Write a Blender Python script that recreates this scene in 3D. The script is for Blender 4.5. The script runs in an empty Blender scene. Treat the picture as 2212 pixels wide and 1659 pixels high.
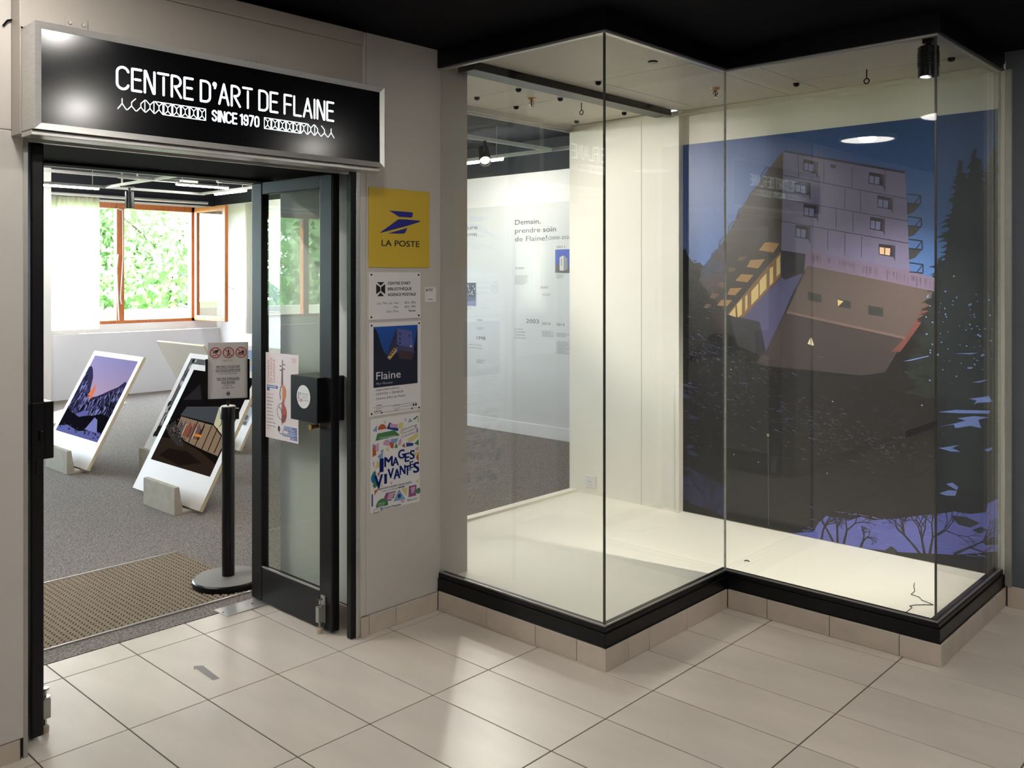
import bpy, math, random
import numpy as np
from mathutils import Vector
random.seed(7); rng = np.random.default_rng(7)
SC = bpy.context.scene
COL = SC.collection
PI = math.pi

# ------------------------------------------------------------------ camera
cam = bpy.data.cameras.new('camera'); cam_ob = bpy.data.objects.new('camera', cam); COL.objects.link(cam_ob)
cam.sensor_fit = 'HORIZONTAL'; cam.sensor_width = 36.0
cam.lens = 36.0*1946.0/2212.0
cam.shift_y = -(829.5-596.9)/2212.0
cam.clip_start = 0.02; cam.clip_end = 300
cam_ob.location = (-2.470, -3.219, 1.600)
cam_ob.rotation_euler = (PI/2, 0, -(PI/2-0.74993))
cam_ob.rotation_euler[2] = math.atan2(math.sin(0.74993), math.cos(0.74993)) - PI/2
SC.camera = cam_ob

# ------------------------------------------------------------------ world, sun, exposure
SKY = 32.0
SUN = 24.0
DOWN = 365.0
LED = 190.0
SPOT = 210.0
AIMED = 280.0
DECKSPOT = 115.0
w = bpy.data.worlds.new('sky'); SC.world = w; w.use_nodes = True
nt = w.node_tree; bg = nt.nodes['Background']
bg.inputs[0].default_value = (0.70, 0.85, 1.0, 1); bg.inputs[1].default_value = SKY
sun = bpy.data.lights.new('sun', 'SUN'); sun.energy = SUN; sun.angle = 0.012; sun.color = (1, .95, .86)
sun_ob = bpy.data.objects.new('sun', sun); COL.objects.link(sun_ob)
sun_ob.rotation_euler = Vector((-1.7, -1.4, -1.6)).to_track_quat('-Z', 'Y').to_euler()
sun_ob.location = (12, 14, 10)
vs = SC.view_settings
SC.display_settings.display_device = 'sRGB'
vs.view_transform = 'Standard'; vs.look = 'None'; vs.gamma = 1.0; vs.exposure = 0.0
vs.use_curve_mapping = False
cy = SC.cycles
cy.max_bounces = 8; cy.diffuse_bounces = 5; cy.glossy_bounces = 5; cy.transmission_bounces = 6; cy.transparent_max_bounces = 24
cy.caustics_reflective = False; cy.caustics_refractive = False
cy.sample_clamp_indirect = 4.0; cy.use_denoising = True

# ------------------------------------------------------------------ helpers
def S(r, g=None, b=None):
    if g is None: g = b = r
    f = lambda c: (c/255/12.92) if c/255 <= .04045 else ((c/255+.055)/1.055)**2.4
    return (f(r), f(g), f(b), 1.0)

def mat(name, col, rough=.5, metal=0.0, var=None, bump=None, spec=.5, emit=None, coat=0, objvar=0, stretch=None, trans=None):
    m = bpy.data.materials.new(name); m.use_nodes = True
    n = m.node_tree.nodes; l = m.node_tree.links
    p = n['Principled BSDF']
    p.inputs['Base Color'].default_value = col; p.inputs['Roughness'].default_value = rough
    p.inputs['Metallic'].default_value = metal; p.inputs['Specular IOR Level'].default_value = spec
    if coat: p.inputs['Coat Weight'].default_value = coat; p.inputs['Coat Roughness'].default_value = .15
    tc = n.new('ShaderNodeTexCoord'); mp = n.new('ShaderNodeMapping'); l.new(tc.outputs['Object'], mp.inputs[0])
    if stretch: mp.inputs['Scale'].default_value = stretch
    if var:
        sc, amt = var
        t = n.new('ShaderNodeTexNoise'); t.inputs['Scale'].default_value = sc; t.inputs['Detail'].default_value = 4
        l.new(mp.outputs[0], t.inputs['Vector'])
        mr = n.new('ShaderNodeMapRange'); mr.inputs[1].default_value = .3; mr.inputs[2].default_value = .7
        mr.inputs[3].default_value = 1-amt; mr.inputs[4].default_value = 1+amt
        l.new(t.outputs['Fac'], mr.inputs[0])
        h = n.new('ShaderNodeHueSaturation'); h.inputs['Color'].default_value = col
        if objvar:
            oi = n.new('ShaderNodeObjectInfo'); m2 = n.new('ShaderNodeMapRange')
            m2.inputs[3].default_value = 1-objvar; m2.inputs[4].default_value = 1+objvar
            l.new(oi.outputs['Random'], m2.inputs[0])
            mu = n.new('ShaderNodeMath'); mu.operation = 'MULTIPLY'
            l.new(mr.outputs[0], mu.inputs[0]); l.new(m2.outputs[0], mu.inputs[1]); l.new(mu.outputs[0], h.inputs['Value'])
        else: l.new(mr.outputs[0], h.inputs['Value'])
        l.new(h.outputs[0], p.inputs['Base Color'])
    if bump:
        sc, st = bump
        t2 = n.new('ShaderNodeTexNoise'); t2.inputs['Scale'].default_value = sc; t2.inputs['Detail'].default_value = 3
        l.new(mp.outputs[0], t2.inputs['Vector'])
        b = n.new('ShaderNodeBump'); b.inputs['Strength'].default_value = st; b.inputs['Distance'].default_value = .002
        l.new(t2.outputs['Fac'], b.inputs['Height']); l.new(b.outputs[0], p.inputs['Normal'])
    if emit:
        p.inputs['Emission Color'].default_value = emit[0]; p.inputs['Emission Strength'].default_value = emit[1]
    if trans:
        tr = n.new('ShaderNodeBsdfTranslucent'); tr.inputs[0].default_value = col
        mx = n.new('ShaderNodeMixShader'); mx.inputs[0].default_value = trans
        l.new(p.outputs[0], mx.inputs[1]); l.new(tr.outputs[0], mx.inputs[2])
        l.new(mx.outputs[0], n['Material Output'].inputs[0])
    return m

def glass_mat(name, tint=(.965, .985, .97, 1), boost=1.0):
    """thin pane: clear with a Schlick reflection on each face"""
    m = bpy.data.materials.new(name); m.use_nodes = True
    n = m.node_tree.nodes; l = m.node_tree.links; n.clear()
    out = n.new('ShaderNodeOutputMaterial'); g = n.new('ShaderNodeNewGeometry')
    d = n.new('ShaderNodeVectorMath'); d.operation = 'DOT_PRODUCT'
    l.new(g.outputs['Incoming'], d.inputs[0]); l.new(g.outputs['Normal'], d.inputs[1])
    a = n.new('ShaderNodeMath'); a.operation = 'ABSOLUTE'; l.new(d.outputs['Value'], a.inputs[0])
    s = n.new('ShaderNodeMath'); s.operation = 'SUBTRACT'; s.inputs[0].default_value = 1; l.new(a.outputs[0], s.inputs[1])
    p = n.new('ShaderNodeMath'); p.operation = 'POWER'; p.inputs[1].default_value = 5; l.new(s.outputs[0], p.inputs[0])
    k = n.new('ShaderNodeMath'); k.operation = 'MULTIPLY_ADD'; k.inputs[1].default_value = .957; k.inputs[2].default_value = .043*boost; k.use_clamp = True
    l.new(p.outputs[0], k.inputs[0])
    t = n.new('ShaderNodeBsdfTransparent'); t.inputs[0].default_value = tint
    gl = n.new('ShaderNodeBsdfGlossy'); gl.inputs['Roughness'].default_value = 0.0
    mx = n.new('ShaderNodeMixShader'); l.new(k.outputs[0], mx.inputs[0]); l.new(t.outputs[0], mx.inputs[1]); l.new(gl.outputs[0], mx.inputs[2])
    l.new(mx.outputs[0], out.inputs[0])
    return m

def print_mat(name, rough=.5, spec=.4, bump=None):
    m = mat(name, (1, 1, 1, 1), rough, spec=spec, bump=bump)
    n = m.node_tree.nodes; l = m.node_tree.links
    at = n.new('ShaderNodeAttribute'); at.attribute_name = 'ink'
    l.new(at.outputs['Color'], n['Principled BSDF'].inputs['Base Color'])
    return m

class MB:
    def __init__(s): s.v = []; s.f = []
    def add(s, vs, fs):
        o = len(s.v); s.v += [tuple(p) for p in vs]; s.f += [tuple(i+o for i in f) for f in fs]; return s
    def box(s, x0, x1, y0, y1, z0, z1):
        v = [(x, y, z) for z in (z0, z1) for y in (y0, y1) for x in (x0, x1)]
        return s.add(v, [(0, 2, 3, 1), (4, 5, 7, 6), (0, 1, 5, 4), (2, 6, 7, 3), (0, 4, 6, 2), (1, 3, 7, 5)])
    def prism(s, poly, z0, z1):
        """poly in the xy plane, counter-clockwise"""
        n = len(poly)
        v = [(p[0], p[1], z0) for p in poly]+[(p[0], p[1], z1) for p in poly]
        f = [tuple(range(n-1, -1, -1)), tuple(range(n, 2*n))]+[(i, (i+1) % n, (i+1) % n+n, i+n) for i in range(n)]
        return s.add(v, f)
    def extrude(s, poly, a, d):
        """poly: 3-D loop, pushed along vector d"""
        n = len(poly); d = Vector(d); poly = [Vector(p) for p in poly]
        v = poly+[p+d for p in poly]
        f = [tuple(range(n-1, -1, -1)), tuple(range(n, 2*n))]+[(i, (i+1) % n, (i+1) % n+n, i+n) for i in range(n)]
        return s.add(v, f)
    def tube(s, p0, p1, r0, r1=None, n=16, cap=True):
        p0 = Vector(p0); p1 = Vector(p1); r1 = r0 if r1 is None else r1
        d = (p1-p0).normalized(); a = d.orthogonal().normalized(); b = d.cross(a)
        v = []
        for p, r in ((p0, r0), (p1, r1)):
            v += [p+(a*math.cos(2*PI*i/n)+b*math.sin(2*PI*i/n))*r for i in range(n)]
        f = [(i, (i+1) % n, (i+1) % n+n, i+n) for i in range(n)]
        if cap: f += [tuple(range(n-1, -1, -1)), tuple(range(n, 2*n))]
        return s.add(v, f)
    def lathe(s, c, prof, n=32, cap=True):
        """prof: (radius, z) going up, about the vertical through c"""
        v = []; f = []
        for r, z in prof: v += [(c[0]+r*math.cos(2*PI*i/n), c[1]+r*math.sin(2*PI*i/n), c[2]+z) for i in range(n)]
        for k in range(len(prof)-1):
            f += [(k*n+i, k*n+(i+1) % n, (k+1)*n+(i+1) % n, (k+1)*n+i) for i in range(n)]
        if cap: f += [tuple(range(n-1, -1, -1)), tuple(range((len(prof)-1)*n, len(prof)*n))]
        return s.add(v, f)
    def path(s, pts, r, n=8):
        for a, b in zip(pts[:-1], pts[1:]): s.tube(a, b, r, n=n)
        return s

def wloc(o):
    v = Vector((0, 0, 0))
    while o is not None: v = v+o.location; o = o.parent
    return v
def part(name, mb, m, parent=None, bevel=0, smooth=False, at=None, label=None, kind=None):
    """one mesh object; mb is in world coordinates"""
    off = wloc(parent) if parent else Vector((0, 0, 0))
    loc = Vector(at)-off if at is not None else Vector((0, 0, 0))
    me = bpy.data.meshes.new(name)
    t = off+loc
    me.from_pydata([(p[0]-t.x, p[1]-t.y, p[2]-t.z) for p in mb.v], [], mb.f); me.update()
    me.materials.append(m)
    if smooth: me.shade_smooth()
    o = bpy.data.objects.new(name, me); COL.objects.link(o); o.location = loc
    if parent: o.parent = parent
    if bevel:
        b = o.modifiers.new('edge', 'BEVEL'); b.width = bevel; b.segments = 2; b.limit_method = 'ANGLE'; b.angle_limit = .6
    if smooth:
        e = o.modifiers.new('split', 'EDGE_SPLIT'); e.split_angle = .7
    if label: o['label'] = label
    if kind: o['kind'] = kind
    return o
def tag(o, label, cat, group=None):
    o['label'] = label; o['category'] = cat
    if group: o['group'] = group
    return o
def thing(name, label, cat, loc, group=None):
    o = bpy.data.objects.new(name, None); COL.objects.link(o); o.location = loc; o.empty_display_size = .1
    return tag(o, label, cat, group)
def struct(name, mb, m, bevel=0, smooth=False, parent=None):
    o = part(name, mb, m, parent, bevel, smooth)
    if not parent: o['kind'] = 'structure'
    return o

# ---------------- flat print: stacked polygons with a colour each, one mesh
_textcache = {}
def glyphs(txt, bold=0.0):
    k = (txt, bold)
    if k not in _textcache:
        cu = bpy.data.curves.new('t', 'FONT'); cu.body = txt; cu.size = 1; cu.offset = bold; cu.resolution_u = 3
        ob = bpy.data.objects.new('t', cu); COL.objects.link(ob)
        dg = bpy.context.evaluated_depsgraph_get()
        me = bpy.data.meshes.new_from_object(ob.evaluated_get(dg))
        v = [(p.co.x, p.co.y) for p in me.vertices]; f = [tuple(p.vertices) for p in me.polygons]
        bpy.data.objects.remove(ob); bpy.data.curves.remove(cu); bpy.data.meshes.remove(me)
        xs = [p[0] for p in v]
        x0, x1 = min(xs), max(xs)
        _textcache[k] = ([((p[0]-x0), p[1]) for p in v], f, x1-x0)
    return _textcache[k]
class Print:
    def deepen(s, g):
        s.c = [[tuple(x**g for x in c[:3])+(1,) for c in f] for f in s.c]; return s
    STEP = .00022
    def __init__(s): s.v = []; s.f = []; s.c = []; s.k = 0
    def raw(s, vs, fs, col, lay):
        s.k += 1; hh = lay*s.STEP+(s.k % 400)*.5e-6   # no two sheets of ink quite coplanar
        o = len(s.v); s.v += [(p[0], p[1], hh) for p in vs]
        for f in fs:
            s.f.append(tuple(i+o for i in f)); s.c.append([col]*len(f))
        return s
    def poly(s, pts, col, lay=1):
        a = sum(pts[i][0]*pts[(i+1) % len(pts)][1]-pts[(i+1) % len(pts)][0]*pts[i][1] for i in range(len(pts)))
        if a < 0: pts = pts[::-1]
        return s.raw(pts, [tuple(range(len(pts)))], col, lay)
    def rect(s, x0, y0, x1, y1, col, lay=1): return s.poly([(x0, y0), (x1, y0), (x1, y1), (x0, y1)], col, lay)
    def grad(s, x0, y0, x1, y1, fn, nx=8, ny=12, lay=0):
        """grid with a colour per corner: fn(u, v) -> colour"""
        for i in range(nx):
            for j in range(ny):
                q = [(i/nx, j/ny), ((i+1)/nx, j/ny), ((i+1)/nx, (j+1)/ny), (i/nx, (j+1)/ny)]
                o = len(s.v); s.v += [(x0+(x1-x0)*a, y0+(y1-y0)*b, lay*s.STEP) for a, b in q]
                s.f.append((o, o+1, o+2, o+3)); s.c.append([fn(a, b) for a, b in q])
        return s
    def disc(s, x, y, rx, ry, col, lay=1, n=28, a0=0, a1=2*PI):
        return s.poly([(x+rx*math.cos(a0+(a1-a0)*i/n), y+ry*math.sin(a0+(a1-a0)*i/n)) for i in range(n if a1-a0 > 6.2 else n+1)], col, lay)
    def ring(s, x, y, r0, r1, col, lay=1, n=32, a0=0, a1=2*PI):
        for i in range(n):
            a, b = a0+(a1-a0)*i/n, a0+(a1-a0)*(i+1)/n
            s.poly([(x+r0*math.cos(a), y+r0*math.sin(a)), (x+r1*math.cos(a), y+r1*math.sin(a)), (x+r1*math.cos(b), y+r1*math.sin(b)), (x+r0*math.cos(b), y+r0*math.sin(b))], col, lay)
        return s
    def line(s, pts, wd, col, lay=1, cap=False, w1=None):
        n = len(pts)-1
        for i in range(n):
            (ax, ay), (bx, by) = pts[i], pts[i+1]
            L = math.hypot(bx-ax, by-ay) or 1e-9; nx, ny = -(by-ay)/L, (bx-ax)/L
            wa = wd if w1 is None else wd+(w1-wd)*i/n; wb = wd if w1 is None else wd+(w1-wd)*(i+1)/n
            s.poly([(ax+nx*wa/2, ay+ny*wa/2), (ax-nx*wa/2, ay-ny*wa/2), (bx-nx*wb/2, by-ny*wb/2), (bx+nx*wb/2, by+ny*wb/2)], col, lay)
            if cap:
                s.disc(ax, ay, wd/2, wd/2, col, lay, 8); s.disc(bx, by, wd/2, wd/2, col, lay, 8)
        return s
    def text(s, x, y, h, txt, col, lay=2, wid=None, align='l', bold=0.0, rot=0, sx=1.0):
        """h: cap height; wid: squeeze to this width"""
        v, f, L = glyphs(txt); k = h/.72; kx = wid/L if wid else k*sx
        W = L*kx; dx = {'l': 0, 'c': -W/2, 'r': -W}[align]; c, sn = math.cos(rot), math.sin(rot)
        offs = (0,) if bold <= 0 else (-bold*k, 0, bold*k)      # heavier letters: overprinted a hair to each side
        for o_x in offs:
            for o_y in ((0,) if bold <= 0 else (-bold*k*.5, bold*k*.5)):
                s.raw([(x+(p[0]*kx+dx+o_x)*c-(p[1]*k+o_y)*sn, y+(p[0]*kx+dx+o_x)*sn+(p[1]*k+o_y)*c) for p in v], f, col, lay)
        return s
    def greek(s, x, y, wd, h, n, col, lay=2):
        """lines of text too small to read"""
        for i in range(n):
            yy = y-i*h*1.6; xx = x
            end = x+wd*(random.uniform(.6, 1) if i == n-1 or random.random() < .4 else 1)
            while xx < end:
                ww = random.uniform(.6, 2.2)*h*1.3
                s.rect(xx, yy-h, min(xx+ww, end), yy, col, lay); xx += ww+h*.45
        return s
    def build(s, name, m, parent, to3, label=None, clip=None):
        if clip: s.v = [(min(max(p[0], clip[0]), clip[1]), min(max(p[1], clip[2]), clip[3]), p[2]) for p in s.v]
        off = wloc(parent) if parent else Vector((0, 0, 0))
        me = bpy.data.meshes.new(name)
        me.from_pydata([tuple(Vector(to3(*p))-off) for p in s.v], [], s.f); me.update()
        a = me.color_attributes.new('ink', 'FLOAT_COLOR', 'CORNER')
        a.data.foreach_set('color', np.array([c for f in s.c for c in f], dtype=np.float32).ravel())
        me.materials.append(m)
        o = bpy.data.objects.new(name, me); COL.objects.link(o)
        if parent: o.parent = parent
        if label: o['label'] = label
        return o
onX = lambda X: (lambda u, v, h: (X-h, -u, v))     # wall facing -X, u runs to the right
onY = lambda Y: (lambda u, v, h: (u, Y-h, v))      # wall facing -Y

# ------------------------------------------------------------------ materials
M = {}
M['tile'] = mat('floor_tile', S(200, 190, 178), .34, var=(2.2, .07), bump=(60, .05), objvar=.035, stretch=(3, 1, 1), spec=.45)
M['grout'] = mat('grout', S(66, 55, 48), .9, var=(30, .15))
M['base_tile'] = mat('skirting_tile', S(192, 180, 167), .45, var=(14, .06), objvar=.05)
M['wall'] = mat('grey_white_paint', S(196, 191, 184), .6, var=(3, .03), bump=(220, .12))
M['wall_fascia'] = mat('beige_metal_fascia', S(160, 152, 143), .34, var=(3, .03), spec=.5)
M['gallery_wall'] = mat('gallery_white_paint', S(236, 235, 234), .6, var=(2, .02))
M['gallery_grey'] = mat('pale_grey_wall_vinyl', S(214, 214, 213), .35, var=(2, .02))
M['case_white'] = mat('cream_white_paint', S(243, 240, 228), .55, var=(2, .02), bump=(90, .25))
M['case_ceiling'] = mat('case_ceiling_panel', S(222, 215, 203), .4, var=(3, .05), bump=(150, .2))
M['black'] = mat('black_lacquer', S(9, 9, 12), .3, var=(9, .2), spec=.28)
M['door_black'] = mat('black_door_lacquer', S(15, 14, 16), .34, var=(9, .2), spec=.25)
M['ceil_black'] = mat('black_ceiling_paint', S(9, 9, 14), .8, var=(4, .2), spec=.08)
M['navy'] = mat('dark_navy_paint', S(24, 27, 38), .7, var=(3, .1))
M['blue_grey'] = mat('blue_grey_paint', S(88, 94, 104), .6, var=(5, .05), bump=(200, .15))
M['alu'] = mat('brushed_aluminium', S(205, 203, 200), .34, .75, var=(20, .06), stretch=(1, 1, 8))
M['steel'] = mat('polished_steel', S(205, 203, 198), .16, 1.0, var=(20, .05))
M['bright_metal'] = mat('grey_painted_steel', S(170, 168, 162), .4, .6, var=(20, .05))
M['sign_black'] = mat('gloss_black_acrylic', S(5, 5, 8), .15, var=(5, .1), spec=.34)
M['glow'] = mat('lit_white_letters', S(240, 248, 255), .4, emit=((.86, .95, 1, 1), 1.7))
M['carpet'] = mat('grey_flecked_carpet', S(124, 118, 113), .95, var=(105, .62), bump=(160, .8), spec=.1)
M['mat_rib'] = mat('taupe_ribbed_mat', S(164, 153, 137), .9, var=(120, .15), spec=.1)
M['mat_base'] = mat('dark_mat_backing', S(58, 53, 48), .95, var=(120, .15), spec=.1)
M['wood'] = mat('varnished_orange_wood', S(178, 104, 52), .4, var=(8, .18), stretch=(6, 6, 1))
M['concrete'] = mat('cast_concrete', S(176, 170, 156), .85, var=(16, .1), bump=(60, .5))
M['board'] = mat('white_board', S(198, 186, 171), .5, var=(4, .02))
M['ply'] = mat('pale_board_edge', S(222, 206, 172), .6, var=(20, .08))
M['white'] = mat('white_plastic', S(226, 226, 226), .4, var=(5, .02))
M['paper'] = mat('white_paper', S(226, 224, 224), .5, var=(5, .01))
M['yellow'] = mat('yellow_enamel', S(208, 176, 54), .35, var=(4, .02))
M['rubber'] = mat('tan_rubber', S(176, 160, 132), .8, var=(30, .1))
M['curtain'] = mat('sheer_white_curtain', S(238, 236, 230), .9, var=(6, .03), trans=.78)
M['leaf'] = mat('green_leaves', S(128, 160, 100), .5, var=(2, .35), trans=.35)
M['leaf_dark'] = mat('blue_green_needles', S(62, 96, 92), .6, var=(2, .35), trans=.2)
M['leaf_red'] = mat('red_leaves', S(170, 60, 60), .6, var=(2, .3), trans=.3)
M['bark'] = mat('grey_bark', S(92, 80, 66), .9, var=(9, .2))
M['grass'] = mat('lawn', S(110, 140, 70), .9, var=(5, .2))
M['render'] = mat('white_render', S(225, 224, 220), .8, var=(3, .03))
M['lamp'] = mat('lamp_white', S(255, 245, 230), .5, emit=((1, .955, .90, 1), DOWN))
M['led'] = mat('led_tube', S(255, 250, 240), .5, emit=((1, .96, .90, 1), LED))
M['reflector'] = mat('glowing_white_reflector', S(230, 226, 220), .4, var=(5, .02), emit=((1, .955, .90, 1), DOWN*.022))  # lamplight on the bowl is put in as the bowl's own emission
M['cap_white'] = mat('pale_cap', S(214, 210, 204), .4, var=(5, .02))
M['silicone'] = mat('dark_glass_joint', S(58, 60, 54), .3, var=(40, .3))
M['pale_joint'] = mat('pale_glass_joint', S(176, 180, 168), .35, var=(40, .2))
M['gold'] = mat('brass', S(190, 150, 90), .3, 1.0, var=(20, .05))
M['print'] = print_mat('printed_ink', .45, .4)
M['gloss_print'] = print_mat('laminated_print', .6, 0.0)
M['mural'] = print_mat('satin_wallpaper_print', .38, .5, bump=(130, .35))
M['glass'] = glass_mat('clear_glass', (.975, .985, .975, 1), 1.55)
M['door_glass'] = glass_mat('green_tinted_glass', (.94, .97, .94, 1), 2.0)
M['window_glass'] = glass_mat('window_glass', (.97, .98, .97, 1), 1.0)

# ------------------------------------------------------------------ floor
XG = [-0.157+.302*k for k in range(-8, 10)]
YG = [.535-.5935*k for k in range(0, 8)]
XL, XR, YB = XG[0], XG[-1], YG[-1]
fl = MB().box(-7, XL, -8, .72, -.12, 0).box(XR, 2.6, -8, .72, -.12, 0).box(XL, XR, -8, YB, -.12, 0)
floor = struct('floor', fl, M['tile'])
part('grout_bed', MB().box(XL, XR, YB, .72, -.12, -.0025), M['grout'], floor)
_tm = {}
def tile(x0, x1, y0, y1):
    g = .0024
    w_, h_ = round(x1-x0-2*g, 4), round(y1-y0-2*g, 4)
    if (w_, h_) not in _tm:
        e = .0012; a, b = w_/2, h_/2
        v = [(-a, -b, -.009), (a, -b, -.009), (a, b, -.009), (-a, b, -.009), (-a, -b, -e), (a, -b, -e), (a, b, -e), (-a, b, -e),
             (-a+e, -b+e, 0), (a-e, -b+e, 0), (a-e, b-e, 0), (-a+e, b-e, 0)]
        f = [(i, (i+1) % 4, (i+1) % 4+4, i+4) for i in range(4)]+[(i+4, (i+1) % 4+4, (i+1) % 4+8, i+8) for i in range(4)]+[(8, 9, 10, 11)]
        me = bpy.data.meshes.new('tile'); me.from_pydata(v, [], f); me.update(); me.materials.append(M['tile']); _tm[(w_, h_)] = me
    o = bpy.data.objects.new('tile', _tm[(w_, h_)]); COL.objects.link(o); o.parent = floor
    o.location = ((x0+x1)/2, (y0+y1)/2, 0)
for i in range(len(XG)-1):
    x0, x1 = XG[i], XG[i+1]
    for j in range(len(YG)-1):
        y1, y0 = YG[j], YG[j+1]
        xm, ym = (x0+x1)/2, (y0+y1)/2
        if x0 > .45 and y0 > -1.017: continue
        if x0 > 1.42 and y0 > -1.993: continue
        if y0 > 0 and (x0 >= -.01 or x1 < -1.4): continue
        tile(x0, x1, y0, y1)
    if -1.4 < x0 < -.1: tile(x0, x1, YG[0], .716)
carpet = struct('floor_gallery', MB().box(-12, 4.4, .716, 9.1, -.12, .002), M['carpet'])

# ------------------------------------------------------------------ corridor shell
struct('ceiling', MB().box(-7, 2.6, -8, .02, 2.69, 2.85).box(-7, 2.6, .02, .8, 2.72, 2.85), M['ceil_black'])
wl = struct('wall_left', MB().box(-7, -1.388, 0, .14, .07, 2.08).box(-7, -1.421, 0, .14, 2.08, 2.69), M['wall'], bevel=.004)
part('post', MB().box(-1.421, -1.406, .004, .14, 2.08, 2.69), M['alu'], wl)
part('gap_strip', MB().box(-1.407, -1.398, -.004, .14, 2.08, 2.69), M['ceil_black'], wl)
part('jamb_strip', MB().box(-1.388, -1.374, .004, .14, 0, 2.06), M['bright_metal'], wl)
cb_ = part('cable', MB().path([(-1.453, -.006, 2.416), (-1.440, -.008, 2.436), (-1.422, -.008, 2.442), (-1.405, -.010, 2.424), (-1.425, -.095, 2.400)], .003, 6), M['ceil_black'], at=(-1.43, -.006, 2.42))
tag(cb_, 'thin dark cable looping from the left wall to the lit sign', 'cable')
bl = struct('baseboard_left', MB().box(-7, -1.395, .006, .13, 0, .07), M['grout'])
for k in range(8): part('tile', MB().box(-1.397-.3*(k+1)+.0015, -1.397-.3*k-.0015, .002, .01, 0, .068), M['base_tile'], bl, bevel=.001)
struct('wall_recess_left', MB().box(-1.55, -1.40, .14, .76, 0, 2.07), M['wall'])
wf = struct('wall_fascia', MB().box(-1.427, -.051, -.08, 0, 2.06, 2.60).box(-1.427, -.051, -.088, 0, 2.60, 2.66), M['wall_fascia'], bevel=.002)
hd = struct('trim_header', MB().box(-1.427, 0, 0, .70, 2.075, 2.69).box(-1.40, 0, .70, .80, 2.065, 2.95), M['ceil_black'])
part('edge_strip', MB().box(-1.39, -.03, .012, .03, 2.05, 2.075), M['alu'], hd)
for (xa, xb, za, zb) in ((-1.288, -1.215, 2.385, 2.468), (-.625, -.555, 2.392, 2.463), (-.245, -.19, 2.395, 2.46)):
    b = thing('sign_bracket', {-1.288: 'small screwed fixing plate above the left end of the lit sign', -.625: 'faint painted fixing plate above the middle of the lit sign', -.245: 'faint painted fixing plate above the right end of the lit sign'}[xa], 'bracket', ((xa+xb)/2, -.08, za), 'fixing plates above the lit sign')
    part('plate', MB().box(xa, xb, -.0835, -.08, za, zb), M['wall_fascia'], b, bevel=.001)
    for fx in (.2, .8):
        part('screw', MB().tube((xa+(xb-xa)*fx, -.0832, zb-.02), (xa+(xb-xa)*fx, -.088, zb-.02), .007, .005, 12), M['bright_metal'], b)
# pillar
pil = struct('wall_pillar', MB().box(.032, .66, 0, .69, 0, 2.69), M['wall'], bevel=.002)
part('corner_bead', MB().box(-.003, .033, .0005, .045, .08, 2.69), M['wall'], pil, bevel=.006)
part('brightened_reveal', MB().box(.0302, .0318, .045, .688, .10, 2.07), M['gallery_wall'], pil)  # whiter than the pillar: daylight in the recess put into the colour
bp = struct('baseboard_pillar', MB().box(.004, .45, -.004, .01, 0, .084).box(.020, .031, .04, .69, 0, .098), M['grout'])
for xa, xb in ((-.003, .037), (.0395, .192), (.1945, .449)): part('tile', MB().box(xa, xb, -.012, .004, 0, .084), M['base_tile'], bp, bevel=.0015)
part('tile', MB().box(-.004, .008, -.009, .032, 0, .0838), M['base_tile'], bp, bevel=.0015)
for ya, yb in ((.05, .25), (.2525, .45), (.4525, .68)): part('tile', MB().box(.012, .022, ya, yb, 0, .10), M['base_tile'], bp, bevel=.0015)
tj = struct('trim_jamb', MB().box(-.054, -.026, 0, .03, .003, 2.065), M['black'], bevel=.002)
part('cover_strip', MB().box(-.026, -.004, -.003, .035, .002, 2.07), M['alu'], tj, bevel=.002)
# right corridor wall and the rest of the corridor round the camera
wr = struct('wall_right', MB().box(2.372, 2.55, -8, -1.985, .10, 2.69), M['blue_grey'])
part('corner_strip', MB().box(2.352, 2.372, -2.02, -1.992, .10, 2.6), M['bright_metal'], wr)
br = struct('baseboard_right', MB().box(2.368, 2.5, -8, -1.975, 0, .10), M['grout'])
for k in range(6): part('tile', MB().box(2.357, 2.37, -2.0-.3*(k+1)+.0015, -2.0-.3*k-.0015, 0, .10), M['base_tile'], br, bevel=.0015)
struct('wall_corridor_end', MB().box(-7, 2.6, -8.15, -8, 0, 2.69), M['blue_grey'])
struct('wall_corridor_side', MB().box(-7.15, -7, -8, .1, 0, 2.69), M['wall'])

# ------------------------------------------------------------------ stepped glass display case
X0, Y1, X2, Y3, X4 = .45, -1.017, 1.42, -1.993, 2.372
def ring(o): return [(X0+o, 0-.002), (X0+o, Y1+o), (X2+o, Y1+o), (X2+o, Y3+o), (X4, Y3+o)]
def seg(mb, i, a, b, z0, z1):
    A, B = ring(a), ring(b)
    return mb.prism([A[i], A[i+1], B[i+1], B[i]], z0, z1)
case = thing('display_case', 'stepped full-height glass display case with black base rail beside the pillar', 'display case', (1.4, -.6, 0))
part('plinth', MB().prism(ring(.012)[:]+[(X4, .69), (.66, .69), (.66, 0)], 0.0, .088), M['grout'], case)
seams = [[-.002, -.05, -.339, -.636, -.865, Y1], [X0, .608, .76, 1.058, 1.357, X2], [Y1, -1.222, -1.522, -1.825, Y3], [X2, 1.665, 1.955, 2.20, X4]]
for i, ss in enumerate(seams):
    if i == 0: ss = ss[1:]; ss[0] = -.014
    for a, b in zip(ss[:-1], ss[1:]):
        g = .0013
        if i % 2 == 0:
            X = X0 if i == 0 else X2; mb = MB().box(X, X+.0125, b+g, a-g, 0, .0905)
        else:
            Y = Y1 if i == 1 else Y3; mb = MB().box(a+g, b-g, Y, Y+.0125, 0, .0905)
        part('skirting_tile', mb, M['base_tile'], case, bevel=.0022)
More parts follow.
